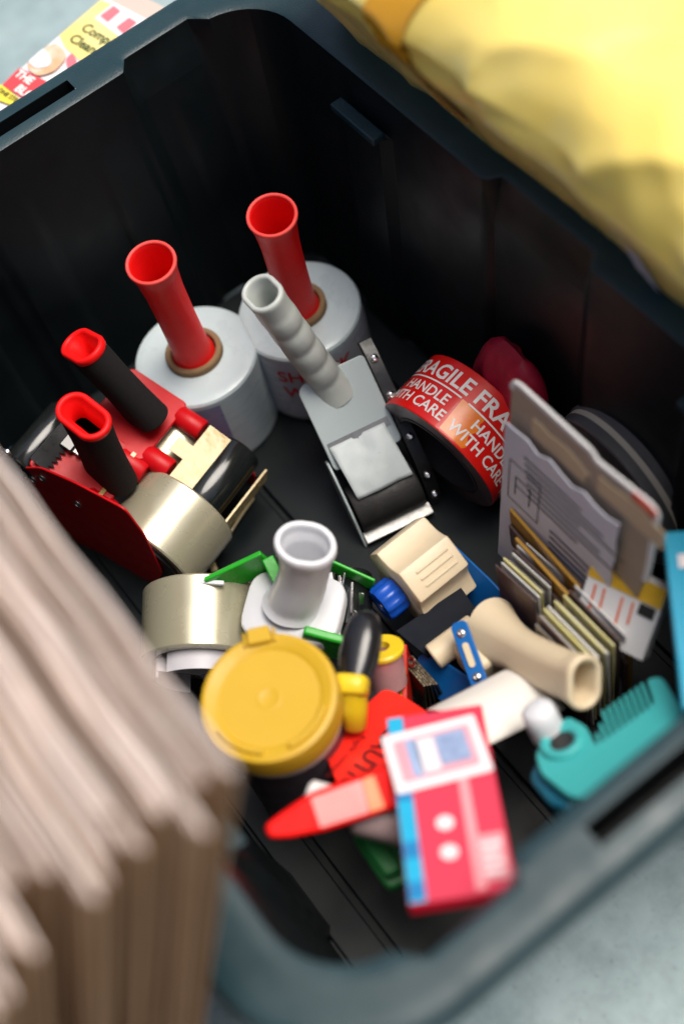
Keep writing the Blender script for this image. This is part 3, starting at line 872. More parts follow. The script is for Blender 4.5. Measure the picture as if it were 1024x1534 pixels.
# ------------------------------------------------------------------ yellow lidded tub
LZ = .150
c = at(400, 1040, LZ)
tb = thing('wipes_tub', 'round tub with a yellow flip top lid, next to the cardboard stack', 'tub', V(c.x, c.y, .007))
z = LZ - .007
M_TUB = mat('dark_tub_label', (.05, .035, .05, 1), .35, .5, c2=(.12, .1, .12, 1), scale=40, amount=.6)
MB().lathe([(.0005, 0), (.0345, 0), (.036, .002), (.036, z - .026), (.034, z - .024), (.034, z - .012), (.0005, z - .012)], 64).build('body', M_TUB, tb)
MB().lathe([(.0372, z - .034), (.0380, z - .033), (.0380, z - .025), (.0364, z - .024), (.0362, z - .034)], 64, closed=True).build('neck_band', M_PAPER, tb)
pr = [(.0005, z - .0055), (.0055, z - .0055), (.0060, z - .0053), (.0068, z - .0053), (.0073, z - .0055),
      (.0295, z - .0052), (.0310, z - .0044), (.0330, z - .0036), (.0370, z - .0026), (.0395, z - .0035), (.0405, z - .0065), (.0407, z - .022), (.0395, z - .022), (.0392, z - .012), (.0005, z - .012)]
lid_o = MB().lathe(pr, 96).build('lid', M_YEL, tb, angle=22)
# arcs standing proud of the lid and hinge tab (towards the top of the picture)
hd = (at(385, 940, LZ) - c); ha = math.atan2(hd.y, hd.x)
def arcbar(r0, r1, a, b, z0, z1, name, m, par):
    mb = MB(); rings = []
    for k in range(33):
        t = a + (b - a) * k / 32
        rings.append([V(r * math.cos(t), r * math.sin(t), zz) for r, zz in ((r0, z0), (r1, z0), (r1, z1), (r0, z1))])
    return mb.loft(rings).build(name, m, par, bevel=.0008)
arcbar(.0318, .0352, ha + math.pi + .22, ha + math.pi + 1.15, z - .004, z - .0008, 'lid_rib', M_YEL, lid_o)
arcbar(.0318, .0352, ha + math.pi - 1.15, ha + math.pi - .22, z - .004, z - .0008, 'lid_rib', M_YEL, lid_o)
Mt = Matrix.Rotation(ha, 4, 'Z')
MB().prism(rounded_poly([(.033, -.0075), (.0435, -.0068), (.0435, .0068), (.033, .0075)], .002), z - .012, z + .0004, Mt).build('hinge_tab', M_YEL, lid_o, bevel=.0012)
for s_ in (-1, 1):
    MB().box((.0375, s_ * .0088, z - .004), (.009, .0016, .006), Mt).build('hinge_rib', M_YEL, lid_o, bevel=.0006)

# ------------------------------------------------------------------ black and yellow knife
p0, p1, p2 = at(527, 1082, .112), at(527, 1030, .122), at(552, 915, .128)
kf = thing('utility_knife', 'utility knife with a glossy black grip and yellow collar, wedged beside the yellow lid', 'knife', p0)
inv = WM[kf.name].inverted()
def limb(a, b, shapes, m, name, par, wide=V(1, 1, 0), e=2.4, end=True):
    a, b = Vector(a), Vector(b)
    d = b - a; L = d.length; d.normalize()
    x = Vector(wide); x = (x - d * x.dot(d)).normalized(); y = d.cross(x)
    rings = []
    for u, pa, pb in shapes:
        oo = a + d * (L * u)
        M = Matrix(((x.x, y.x, d.x, oo.x), (x.y, y.y, d.y, oo.y), (x.z, y.z, d.z, oo.z), (0, 0, 0, 1)))
        rings.append(ring(M, superell(pa, pb, e, 36)))
    return MB().loft(rings).build(name, m, par, angle=60)
M_GRIP = mat('glossy_black_grip', (.008, .008, .010, 1), .16, .6, c2=(.02, .02, .02, 1), scale=40, bump=.05)
limb(inv @ p1, inv @ p2, [(-.02, .0085, .008), (.1, .0095, .0085), (.35, .0118, .010), (.62, .0118, .010), (.82, .0100, .009), (.94, .0068, .0065), (1, .002, .002)], M_GRIP, 'grip', kf)
limb(inv @ at(525, 1042, .1215), inv @ at(528, 1012, .1245), [(0, .0085, .0085), (.15, .0102, .0098), (.85, .0102, .0098), (1, .0085, .0085)], M_YELB, 'collar', kf, e=3.2)
limb(inv @ V(p0.x, p0.y, p0.z - .012), inv @ p1, [(0, .004, .004), (.1, .0072, .0072), (.6, .0085, .0085), (1, .0082, .0085)], M_YELB, 'barrel', kf)

# small yellow reel half hidden behind the knife
c = at(578, 1002, .070)
rl = thing('tape_reel', 'small reel with a yellow flange and pinkish film, half hidden behind the knife', 'reel', V(c.x, c.y, .06))
Mr = axis_M(V(0, 0, .012), V(-.45, .3, 1))
MB().lathe([(.005, .012), (.0125, .012), (.0138, .0132), (.0138, .0155), (.0125, .0165), (.005, .0165)], 40, Mr, closed=True).build('flange', M_YELB, rl)
MB().lathe([(.005, -.012), (.0120, -.012), (.0120, .0118), (.005, .0118)], 40, Mr, closed=True).build('film', mat('pinkish_film', (.5, .26, .25, 1), .2, .5, c2=(.3, .12, .16, 1), scale=40, coat=.4), rl)
a_, b_ = at(606, 965, .062), at(606, 1048, .060)
cd = thing('red_strip', 'thin red plastic strip standing between the knife and the blue tape gun', 'strip', a_)
MB().box((0, 0, 0), ((b_ - a_).length, .003, .030), WM[cd.name].inverted() @ frame((a_ + b_) / 2 - V(0, 0, .013), b_ - a_)).build('strip', mat('red_strip_plastic', (.5, .02, .01, 1), .3, .5), cd, bevel=.0005)
MB().box((0, 0, 0), ((b_ - a_).length * .9, .001, .026), WM[cd.name].inverted() @ (frame((a_ + b_) / 2 - V(0, 0, .0135), b_ - a_) @ Matrix.Translation((0, -.0021, 0)))).build('backing', M_YELB, cd)
# silver chain like bundle in front of it
c = at(626, 1005, .055)
kc = thing('blade_pack', 'small dark foil pack of blades under the corner of the blue tape gun', 'blade pack', V(c.x, c.y, .02))
for k in range(5):
    MB().box((.0, .0, .018), (.022, .0018, .034), Matrix.Translation((k * .001, (k - 2) * .0034, 0)) @ Matrix.Rotation(R_(3 * (k - 2)), 4, 'X')).build('blade', mat('tarnished_foil', (.16, .13, .08, 1), .3, .5, metal=.8, scale=300, c2=(.03, .02, .02, 1), amount=.9, bump=.4, bscale=400), kc, bevel=.0004)
MB().lathe([(.0026, -.0006), (.0040, -.0006), (.0040, .0006), (.0026, .0006)], 20, Matrix.Translation((-.006, 0, .040)) @ Matrix.Rotation(R_(60), 4, 'X'), closed=True).build('ring', M_STEEL, kc)

# ------------------------------------------------------------------ red caution label stack
A, B, C_ = at(575, 1032, .082), at(650, 1075, .086), at(494, 1120, .100)
Mc = plane_frame(A, B, C_)
if Mc.col[2].z < 0: Mc = plane_frame(A, C_, B)
ct = thing('caution_labels', 'fluorescent red stack of CAUTION labels tucked under the pink carton', 'label stack', Mc)
inv = Mc.inverted()
def loc2(px, py, z0=.09):
    # where the ray through px, py meets the label plane
    dvec = CR.transposed() @ V(px - 512, py - 767, FPX)
    nrm = Mc.col[2].to_3d(); t = (Mc.translation - CP).dot(nrm) / dvec.dot(nrm)
    q = inv @ (CP + dvec * t); return (q.x, q.y)
pts = [loc2(*p) for p in ((575, 1030), (600, 1040), (660, 1080), (650, 1180), (560, 1205), (505, 1175), (488, 1130), (505, 1095), (540, 1062))]
M_FLUO = mat('fluorescent_red_label', (.85, .022, .012, 1), .32, .5, c2=(.75, .015, .01, 1), scale=40, coat=.2)
pr_ = rounded_poly(pts, .006)
area = sum(pr_[i - 1][0] * pr_[i][1] - pr_[i][0] * pr_[i - 1][1] for i in range(len(pr_)))
MB().prism(pr_, -.004, 0).build('label_pad', M_FLUO, ct, bevel=.0004)
q0, q1 = loc2(592, 1098), loc2(527, 1172)
ang = math.degrees(math.atan2(q1[1] - q0[1], q1[0] - q0[0]))
ca, sa = math.cos(R_(ang)), math.sin(R_(ang))
flip = 1
cx, cy = loc2(543, 1148)
text_on(ct, [('CAUTION', .0155, 0, 0, 0, .02), ('fragile contents', .006, 0, -.012, 0, .0)], mat('dark_red_ink', (.10, .004, .006, 1), .4), lambda u, v: V(cx + u * ca - v * sa, cy + u * sa + v * ca, .0006))

# ------------------------------------------------------------------ pink carton
A, B, C_ = at(612, 1357, .192), at(775, 1332, .190), at(592, 1076, .150)
Mp = plane_frame(A, B, C_)
pb = thing('pink_carton', 'pink card carton with a blue edge stripe and white label, propped on the front wall', 'carton', Mp)
inv = Mp.inverted()
bw, bh = (B - A).length, (inv @ C_).y
M_PINK = mat('pink_card', (.60, .045, .085, 1), .42, .4, c2=(.54, .036, .075, 1), scale=30, coat=.2)
M_PINKR = mat('red_card_side', (.55, .008, .03, 1), .42, .4)
M_CYAN = mat('cyan_print', (.02, .38, .62, 1), .4, .4)
M_CYAN2 = mat('deep_blue_print', (.02, .2, .45, 1), .4, .4)
M_LPINK = mat('pale_pink_print', (.75, .30, .33, 1), .42, .4)
M_PWHITE = mat('white_label_print', (.75, .70, .72, 1), .4, .4)
MB().box((bw / 2, bh / 2, -.004), (bw, bh, .008)).build('carton', M_PINKR, pb, bevel=.0006)
def patch(par, x0, y0, x1, y1, z, m, name='print'):
    return MB().box(((x0 + x1) / 2, (y0 + y1) / 2, z), (x1 - x0, y1 - y0, .0004)).build(name, m, par)
fp_ = patch(pb, .0004, .0004, bw - .0006, bh - .0004, .0003, M_PINK, 'front_panel')
patch(fp_, .0006, .0006, bw * .17, bh - .0006, .0008, M_CYAN, 'blue_stripe')
patch(fp_, .0008, bh * .22, bw * .165, bh * .30, .0013, M_CYAN2, 'blue_band')
patch(fp_, .0008, bh * .02, bw * .165, bh * .10, .0013, M_CYAN2, 'blue_band')
patch(fp_, .0008, bh * .52, bw * .165, bh * .56, .0013, M_CYAN2, 'blue_band')
patch(fp_, bw * .63, bh * .02, bw * .73, bh * .62, .0008, M_LPINK, 'pale_band')
patch(fp_, bw * .70, bh * .05, bw * .96, bh * .28, .0013, M_LPINK, 'print_block')
for k in range(4): patch(fp_, bw * .73, bh * (.08 + .045 * k), bw * (.9 + .03 * (k % 2)), bh * (.1 + .045 * k), .0018, M_PWHITE, 'text_line')
for fy in (.37, .22):
    MB().lathe([(.0002, .0007), (.0046, .0007), (.0046, .0014), (.0002, .0014)], 24, Matrix.Translation((bw * .44, bh * fy, 0))).build('dot', M_PWHITE, fp_)
Mlab = Matrix.Translation((bw * .46, bh * .745, .0013)) @ Matrix.Rotation(R_(7), 4, 'Z')
lw, lh = bw * .98, bh * .34
lab = MB().prism(rrect(lw, lh, .002), 0, .0006, Mlab).build('label', M_PWHITE, pb)
MB().prism(rrect(lw * .80, lh * .70, .002), .0007, .0010, Mlab).build('label_field', mat('label_field_pink', (.72, .34, .4, 1), .4), lab)
MB().prism(rrect(lw * .22, lh * .56, .001), .0011, .0014, Mlab @ Matrix.Translation((-lw * .10, 0, 0))).build('label_field', M_PWHITE, lab)
MB().prism(rrect(lw * .12, lh * .62, .001), .0011, .0014, Mlab @ Matrix.Translation((-lw * .22, 0, 0))).build('label_field', mat('pale_blue_print', (.30, .42, .65, 1), .4), lab)
MB().prism(rrect(lw * .32, lh * .52, .001), .0011, .0014, Mlab @ Matrix.Translation((lw * .18, lh * .03, 0))).build('label_field', mat('grey_blue_print', (.36, .45, .62, 1), .4, c2=(.16, .22, .40, 1), scale=160, amount=.9), lab)

# ------------------------------------------------------------------ red safety cutter
p0, p1 = at(398, 1245, .162), at(606, 1172, .152)
ck = thing('box_cutter', 'glossy red safety box cutter with a pink label, pointing away from the pink carton', 'box cutter', p0)
inv = WM[ck.name].inverted()
Mk = inv @ frame(p0, p1 - p0, V(.25, -.2, 1))
Lk = (p1 - p0).length
top_ = rounded_poly([(0, -.004), (.010, -.0075), (.030, -.0105), (Lk, -.012), (Lk, .012), (.030, .012), (.008, .006), (0, .003)], .003)
rings = [[Mk @ V(x_ , y_, -.017) for x_, y_ in [(a * .98 + .001, b * .78) for a, b in top_]], [Mk @ V(x_, y_, -.004) for x_, y_ in top_], [Mk @ V(a * .985 + .0008, b * .9, .0) for a, b in top_]]
M_CUT = mat('glossy_red_plastic', (.82, .006, .005, 1), .5, .12, c2=(.75, .005, .004, 1), scale=40)
MB().loft(rings).build('body', M_CUT, ck, bevel=.0012, angle=50)
MB().prism(rounded_poly([(.028, -.0078), (.055, -.0088), (.057, .0088), (.028, .0085)], .001), .0002, .0007, Mk).build('label', mat('salmon_label', (.8, .2, .19, 1), .4), ck)
MB().prism(rounded_poly([(.0555, -.0088), (.064, -.009), (.064, .009), (.0575, .0088)], .001), .0002, .0007, Mk).build('label', mat('orange_label', (.85, .16, .02, 1), .35), ck)
MB().prism(rounded_poly([(.010, -.006), (.022, -.008), (.022, .004), (.010, .002)], .002), -.026, -.016, Mk).build('blade_hook', M_CUT, ck, bevel=.001)
c = at(500, 1195, .135)
bt = thing('white_cap_bottle', 'white capped bottle lying under the red box cutter', 'bottle', c)
inv = WM[bt.name].inverted()
dv = V(.045, .035, -.010)
Mb_ = axis_M(V(-.01, -.012, 0), dv)
MB().lathe([(.0005, 0), (.0085, 0), (.0105, .002), (.0105, .018), (.0085, .020), (.0005, .020)], 32, Mb_).build('cap', M_PAPER, bt)
MB().lathe([(.0005, .0202), (.007, .0202), (.007, .024), (.0125, .030), (.0125, .062), (.010, .066), (.0005, .066)], 32, Mb_).build('bottle', mat('pinkish_grey_plastic', (.42, .3, .3, 1), .35, .5), bt)
c = at(575, 1285, .085)
gc_ = thing('green_clip', 'dull green plastic clip deep in the front corner below the pink carton', 'clip', c)
MB().prism(rounded_poly([(-.020, -.008), (.018, -.010), (.022, .004), (.006, .010), (-.018, .008)], .004), -.006, .006).build('jaw', mat('dull_green_plastic', (.015, .16, .04, 1), .35, .5), gc_, bevel=.002)
MB().prism(rounded_poly([(-.018, -.006), (.014, -.007), (.016, .003), (-.016, .006)], .003), .0085, .014).build('jaw', MATS['dull_green_plastic'], gc_, bevel=.002)

# ------------------------------------------------------------------ curved white card
A, B, C_ = at(640, 1062, .088), at(760, 1004, .080), at(745, 1112, .105)
Mc2 = plane_frame(A, B, C_)
wc = thing('white_card', 'plain curved white card lying under the cream handle and behind the pink carton', 'card', Mc2)
inv = Mc2.inverted()
q = [inv @ at(x_, y_, z_) for x_, y_, z_ in ((638, 1064, .088), (756, 1003, .082), (846, 1062, .090), (720, 1122, .108))]
def wcf(u, v):
    p = (q[0] * (1 - u) + q[1] * u) * (1 - v) + (q[3] * (1 - u) + q[2] * u) * v
    s_ = .010 * math.sin(math.pi * v) * (1 - .3 * u)
    return p + V(0, 0, s_ * (1 if Mc2.col[2].z > 0 else -1))
MB().grid(wcf, 14, 14).build('card', mat('warm_white_card', (.72, .69, .64, 1), .5, .35, c2=(.66, .63, .57, 1), scale=20), wc, solid=.0010)

# ------------------------------------------------------------------ teal toothed scraper
A, B, C_ = at(850, 1120, .130), at(985, 1022, .130), at(895, 1180, .148)
Mt_ = plane_frame(A, B, C_)
if Mt_.col[2].z < 0:
    Mt_ = plane_frame(A, B, A - (C_ - A))
tl = thing('tape_cutter', 'teal tape cutter with comb teeth and a white cap, by the front rim', 'tape cutter', Mt_)
inv = Mt_.inverted()
def tl2(px, py):
    dvec = CR.transposed() @ V(px - 512, py - 767, FPX)
    nrm = Mt_.col[2].to_3d(); t = (Mt_.translation - CP).dot(nrm) / dvec.dot(nrm)
    q_ = inv @ (CP + dvec * t); return V(q_.x, q_.y)
M_TEAL = mat('teal_plastic', (.05, .38, .38, 1), .45, .4, c2=(.035, .32, .32, 1), scale=30, bump=.1, bscale=500)
body = [tuple(tl2(*p)) for p in ((800, 1130), (820, 1092), (850, 1072), (876, 1086), (890, 1116), (978, 1054), (966, 1016), (990, 1012), (1030, 1075), (905, 1200), (850, 1192), (808, 1158))]
MB().prism(rounded_poly(body, .004), -.016, 0).build('body', M_TEAL, tl, bevel=.0012)
t0, t1 = tl2(880, 1076), tl2(963, 1018)
b0, b1 = tl2(893, 1118), tl2(976, 1056)
nT = 10
for k in range(nT):
    u = (k + .5) / nT
    a_, b_ = t0.lerp(t1, u), b0.lerp(b1, u)
    if k < 2: a_ = b_.lerp(a_, .45 + .2 * k)
    dd = (a_ - b_); ln = dd.length
    Mtt = Matrix.Translation((b_.x, b_.y, 0)) @ Matrix.Rotation(math.atan2(dd.y, dd.x), 4, 'Z')
    MB().prism(rrect(ln + .002, .0018, .0007, 3, ln / 2 - .001), -.009, -.001, Mtt).build('tooth', M_TEAL, tl, bevel=.0004)
rc = tl2(842, 1112)
MB().lathe([(.0070, -.002), (.0125, -.002), (.0135, .000), (.0130, .002), (.0115, .003), (.0090, .003), (.0070, .001)], 48, Matrix.Translation((rc.x, rc.y, 0)), closed=True).build('ring', M_TEAL, tl, angle=60)
MB().lathe([(.0002, .0006), (.0071, .0006), (.0071, .0010), (.0002, .0010)], 32, Matrix.Translation((rc.x, rc.y, 0))).build('hole_shade', M_BLACK, tl)  # black disc painted in for the shade inside the ring
sb = [tuple(tl2(*p)) for p in ((800, 1118), (850, 1140), (850, 1196), (815, 1190), (782, 1150))]
MB().prism(rounded_poly(sb, .006), -.022, -.008).build('foot', mat('deep_teal_plastic', (.01, .12, .19, 1), .36, .5), tl, bevel=.002)
wc_ = tl2(818, 1092)
MB().lathe([(.0005, .016), (.0070, .0155), (.0095, .013), (.0100, .006), (.0100, -.006), (.0005, -.006)], 32, Matrix.Translation((wc_.x, wc_.y, .002))).build('cap', M_WHITEP, tl, angle=60)

# ------------------------------------------------------------------ blue card at the right edge
A, B, C_ = at(1022, 1062, .165), at(1085, 1045, .165), at(993, 797, .172)
Mbc = plane_frame(A, C_, B)
bc = thing('blue_pack', 'bright blue card pack at the right end of the bin', 'card pack', Mbc)
s5 = 1 if Mbc.col[2].z > 0 else -1
hh = (C_ - A).length
MB().box((hh / 2, .030, -.006 * s5), (hh, .06, .012)).build('pack', mat('bright_blue_card', (.010, .32, .50, 1), .45, .3, c2=(.008, .28, .44, 1), scale=30), bc, bevel=.0006)
def bpatch(x0, y0, x1, y1, m): return MB().box(((x0 + x1) / 2, (y0 + y1) / 2, .0006 * s5), (x1 - x0, y1 - y0, .0004)).build('print', m, bc)
bpatch(hh * .78, .006, hh * .86, .03, M_PWHITE)
bpatch(hh * .35, .012, hh * .60, .04, mat('pale_cyan_print', (.10, .50, .68, 1), .4))

# ------------------------------------------------------------------ carded goods at the right
def card_frame(p_tl, p_tr, lean_pt): return plane_frame(p_tl, p_tr, lean_pt)
A, B = at(768, 568, .215), at(985, 765, .215)
C_ = A + V(0, -.132 * .18, -.18)
Mcd = plane_frame(A, B, C_)
bk = thing('backing_card', 'large torn brown backing card with rounded white edged corners, behind the FRAGILE tape', 'backing card', Mcd)
W_ = (B - A).length
inv = Mcd.inverted()
Hc = .185
sgn = 1 if Mcd.col[2].dot(Vector((0, -1, .3, 0))) > 0 else -1
pc = rounded_poly([(0, 0), (.066, .001), (.070, .005), (W_, 0), (W_ + .002, .060), (W_ * .9, Hc), (0, Hc)], .008)
MB().prism(pc, -.0008, .0008).build('board', M_GREYB, bk, bevel=.0003)
mb = MB()
# pale cut edges along the top and the right end
for (xa, ya), (xb, yb) in zip(pc, pc[1:]):
    if ya < .075 and yb < .075:
        bar_a, bar_b = V(xa, ya, 0), V(xb, yb, 0)
        if (bar_b - bar_a).length > .0005:
            Mq = frame((bar_a + bar_b) / 2, bar_b - bar_a, (0, 0, 1))
            mb.box((0, .0, 0), ((bar_b - bar_a).length, .0034, .0020), Mq)
mb.build('white_edge', M_PAPER, bk)
def irregular(x0, y0, x1, y1, n=9, amp=.004, seed=1):
    rr = random.Random(seed)
    top = [(x0 + (x1 - x0) * k / n, y0 + rr.uniform(-amp, amp)) for k in range(n + 1)]
    right = [(x1 + rr.uniform(-amp, amp), y0 + (y1 - y0) * k / n) for k in range(1, n)]
    return top + right + [(x1, y1), (x0, y1)]
zf = .0014 * sgn
MB().prism(irregular(.020, .016, .066, .030, 6, .003, 4), zf, zf + .0006 * sgn).build('torn_paper', mat('tan_torn_paper', (.58, .44, .28, 1), .7, .3), bk)
MB().prism(irregular(.075, .010, .125, .026, 6, .003, 6), zf, zf + .0006 * sgn).build('torn_paper', MATS['tan_torn_paper'], bk)
MB().prism(rounded_poly([(.100, -.001), (.118, -.001), (.118, .006), (.100, .005)], .001), zf * 1.2, zf * 1.2 + .0006 * sgn).build('price_flash', mat('red_flash', (.7, .08, .04, 1), .5), bk)
# grey printed sheet in front
Mcs = Mcd @ Matrix.Translation((0, 0, .006 * sgn))
p2_ = on_plane(Mcs, 757, 632)
Mcs = Mcs @ Matrix.Translation((p2_[0], p2_[1], 0))
B2_ = on_plane(Mcs, 925, 800)
if True:
    ps = thing('printed_sheet', 'pale lavender instruction sheet with a small diagram, in front of the brown backing card', 'paper sheet', Mcs)
    s2 = sgn
    Ws = B2_[0]
    MB().prism(irregular(0, 0, Ws, .140, 10, .003, 9), -.0005, .0005).build('sheet', M_LAV, ps)
    it, bx = [], []
    for k in range(7):
        bx.append((.018 + .001 * k, .014 + .0055 * k, .018 + .05 + .018 * ((k * 7) % 3), .0155 + .0055 * k))
    for k in range(4):
        bx.append((.045, .060 + .006 * k, Ws - .012 - .006 * (k % 2), .0618 + .006 * k))
    fr_ = [(.006, .028, .034, .0288), (.006, .066, .034, .0668), (.006, .028, .0068, .066), (.0332, .028, .034, .066)]
    text_on(ps, [], M_INK, lambda u, v: V(u, v, .0009 * s2), 'text_lines', None, bx)
    text_on(ps, [], M_INK, lambda u, v: V(u, v, .0009 * s2), 'diagram', None, fr_ + [(.012, .040, .013, .058), (.012, .040, .026, .041), (.025, .040, .026, .058), (.012, .048, .026, .049)])
# thick bundles of small packs
def pack_bundle(px, py, z, n, label, ln, ht, cols, yaw=0.0, pitch=.0028):
    c = at(px, py, z)
    t = thing('blade_pack_bundle', label, 'pack bundle', Matrix.Translation((c.x, c.y, z - ht)) @ Matrix.Rotation(yaw, 4, 'Z'), 'bundles of clear blade packs')
    clear = mat('clear_pack_plastic', (.5, .47, .42, 1), .12, .5, c2=(.25, .2, .16, 1), scale=60, amount=.8, trans=.45)
    for k in range(n):
        y = (k - (n - 1) / 2) * pitch
        rr = random.Random(k + int(px))
        hz = ht - rr.uniform(0, .004)
        sx = rr.uniform(-.002, .002)
        cdm = cols[k % len(cols)]
        MB().box((sx, y, hz / 2), (ln, pitch * .36, hz), Matrix.Rotation(R_(rr.uniform(-2, 2)), 4, 'X')).build('card', cdm, t, bevel=.0003)
        MB().box((sx, y + pitch * .46, hz * .48), (ln * .94, pitch * .38, hz * .9), Matrix.Rotation(R_(rr.uniform(-2, 2)), 4, 'X')).build('blister', clear, t, bevel=.0004)
M_PYEL = mat('pale_yellow_card', (.68, .60, .16, 1), .5, .4, c2=(.72, .69, .45, 1), scale=120, amount=.9)
M_PWHT = mat('white_pack_card', (.76, .76, .72, 1), .4, .4, c2=(.58, .55, .52, 1), scale=100, amount=.8)
M_PDRK = mat('dark_pack_card', (.10, .06, .055, 1), .4, .4)
pack_bundle(789, 852, .105, 9, 'bundle of thin blade packs with dark gaps, nearest the FRAGILE tape', .034, .085, [M_PDRK, M_PWHT, M_PYEL, M_PYEL, M_PWHT, M_PDRK, M_PWHT], .05)
pack_bundle(866, 938, .118, 9, 'bundle of thin yellow and white blade packs, beside the cream handle', .044, .095, [M_PDRK, M_PWHT, M_PYEL, M_PWHT, M_PYEL, M_PWHT, M_PYEL], .0, .0035)
# amber strips standing behind the bundles
M_AMB = mat('amber_card', (.45, .24, .02, 1), .4, .45, c2=(.3, .14, .01, 1), scale=60, amount=.8, coat=.3)
def amber(p, q, h_, label, zt):
    a, b = at(p[0], p[1], zt), at(q[0], q[1], zt)
    M = frame((a + b) / 2 - V(0, 0, h_), b - a)
    t = thing('amber_pack', label, 'card pack', M, 'amber card packs')
    Ls = (b - a).length
    MB().box((0, 0, h_ / 2), (Ls, .0022, h_), None).build('card', M_AMB, t, bevel=.0003)
    MB().box((0, -.0028, h_ / 2 - .006), (Ls * .96, .0020, h_ * .8), None).build('insert', M_PDRK, t, bevel=.0003)
amber((764, 762), (868, 880), .09, 'amber card pack along the printed sheet, longest of the amber strips', .110)
amber((772, 805), (850, 890), .08, 'short amber card pack right behind the bundle with dark gaps', .106)
amber((885, 905), (945, 975), .09, 'amber card pack behind the yellow and white bundle', .100)
# yellow topped tag
A3, B3, C3 = at(890, 832, .132), at(1000, 884, .136), at(862, 945, .098)
Mtg = plane_frame(A3, B3, C3)
tg = thing('hang_tag_box', 'small white box with a yellow top band and thin red lines, beside the blue pack', 'small box', Mtg)
s3 = 1 if Mtg.col[2].z > 0 else -1
Wt = (B3 - A3).length; Ht = .047
MB().box((Wt / 2, Ht / 2, -.005 * s3), (Wt, Ht, .010)).build('box', M_PAPER, tg, bevel=.0005)
def tpatch(x0, y0, x1, y1, z, m, name): return MB().box(((x0 + x1) / 2, (y0 + y1) / 2, z * s3), (x1 - x0, y1 - y0, .0004)).build(name, m, tg)
tpatch(.0002, .0002, Wt - .0002, .013, .0005, mat('yellow_print', (.66, .40, .03, 1), .45, .4, c2=(.5, .28, .02, 1), scale=80), 'yellow_band')
for k, xx in enumerate((.006, .012, .024, .031)):
    MB().prism([(xx, .016), (xx + .0014, .016), (xx + .0014 + .001, .034 - .004 * (k % 2)), (xx + .001, .034 - .004 * (k % 2))], .0003 * s3, .0007 * s3).build('red_line', mat('orange_red_print', (.75, .16, .06, 1), .45), tg)
tpatch(Wt * .74, .014, Wt * .95, .021, .0007, M_INK, 'dark_print')
for k in range(3): tpatch(.006, .037 + .0025 * k, .020 - .003 * k, .038 + .0025 * k, .0007, mat('grey_print', (.4, .4, .42, 1), .5), 'text_line')

# dark tape rolls with pale edges behind the card
axr = V(.05, 1, .06).normalized()
base = at(926, 722, .076)
ORD = ['first', 'second', 'third', 'fourth', 'last']
for k, (off, dz, r) in enumerate(((0, .004, .0585), (.0115, .005, .060), (.023, .006, .0600), (.0345, .007, .0625), (.047, .006, .064))):
    cc = base + axr * off
    t = thing('tape_roll', 'dark grey tape roll with a pale edge, ' + ORD[k] + ' in the row behind the backing card', 'tape roll', Matrix.Translation((cc.x, cc.y, .008)), 'dark tape rolls standing at the side wall')
    Mq = axis_M(V(0, 0, r + .001), axr)
    w_ = .0108
    MB().lathe([(.030, -w_ / 2), (r - .0008, -w_ / 2), (r, -w_ / 2 + .0008), (r, w_ / 2 - .0008), (r - .0008, w_ / 2), (.030, w_ / 2)], 72, Mq, closed=True).build('tape', mat('black_cloth_tape', (.09, .085, .086, 1), .4, .5, c2=(.16, .15, .14, 1), scale=60, bump=.2), t)
    if k < 5: MB().lathe([(r - .006, w_ / 2 - .0001), (r + .0004, w_ / 2 - .0034), (r + .0004, w_ / 2 + .0008), (r - .006, w_ / 2 + .0008)], 72, Mq, closed=True).build('pale_edge', mat('pale_tape_edge', (.6, .54, .42, 1), .6, .3), t)
    MB().lathe([(.026, -w_ / 2), (.0298, -w_ / 2), (.0298, w_ / 2), (.026, w_ / 2)], 48, Mq, closed=True).build('core', M_KRAFT, t)

c = V(.288, -.040, 0)
rp = thing('red_pouch', 'crumpled dark red plastic pouch upright against the side wall, behind the FRAGILE roll', 'pouch', Matrix.Translation((c.x, c.y, .008)) @ Matrix.Rotation(R_(-3), 4, 'Z'))
def pouchf(u, v, k):
    a, b = 2 * u - 1, 2 * v - 1
    f_ = max(0, 1 - abs(a) ** 3) ** .5 * max(0, 1 - abs(b) ** 3) ** .5
    n_ = noise.noise(V(a * 2.2, b * 2.2, k * 3 + 1)) * .006 * f_
    return V(a * .038 * math.sqrt(1 - b * b * .5), k * .013 * f_ + n_ * 1.5 + .008 * b, .066 + b * .060 * math.sqrt(1 - a * a * .5))
mb = MB()
for k in (1, -1): mb.grid(lambda u, v: pouchf(u, v, k), 28, 18)
bmesh.ops.remove_doubles(mb.bm, verts=mb.bm.verts[:], dist=.0005)
mb.build('pouch', mat('dark_red_film', (.46, .010, .04, 1), .5, .4, c2=(.16, .004, .015, 1), scale=45, amount=.9, bump=.5, bscale=120), rp, angle=80)

# ------------------------------------------------------------------ loose scraps on the bin floor
def scrap(p, q, w_, label, z=.010):
    a, b = at(p[0], p[1], z), at(q[0], q[1], z + .002)
    M = frame((a + b) / 2, b - a)
    t = thing('tape_scrap', label, 'scrap', M, 'loose scraps on the bin floor')
    MB().grid(lambda u, v: V((u - .5) * (b - a).length, (v - .5) * w_, .0015 * math.sin(u * 3)), 8, 2).build('strip', M_TAPESIDE, t, solid=.0008)
scrap((340, 806), (380, 746), .0022, 'thin pale scrap lying across the bin floor right of the clear tape roll')
scrap((312, 826), (322, 856), .0050, 'short pale scrap under the edge of the clear tape roll')

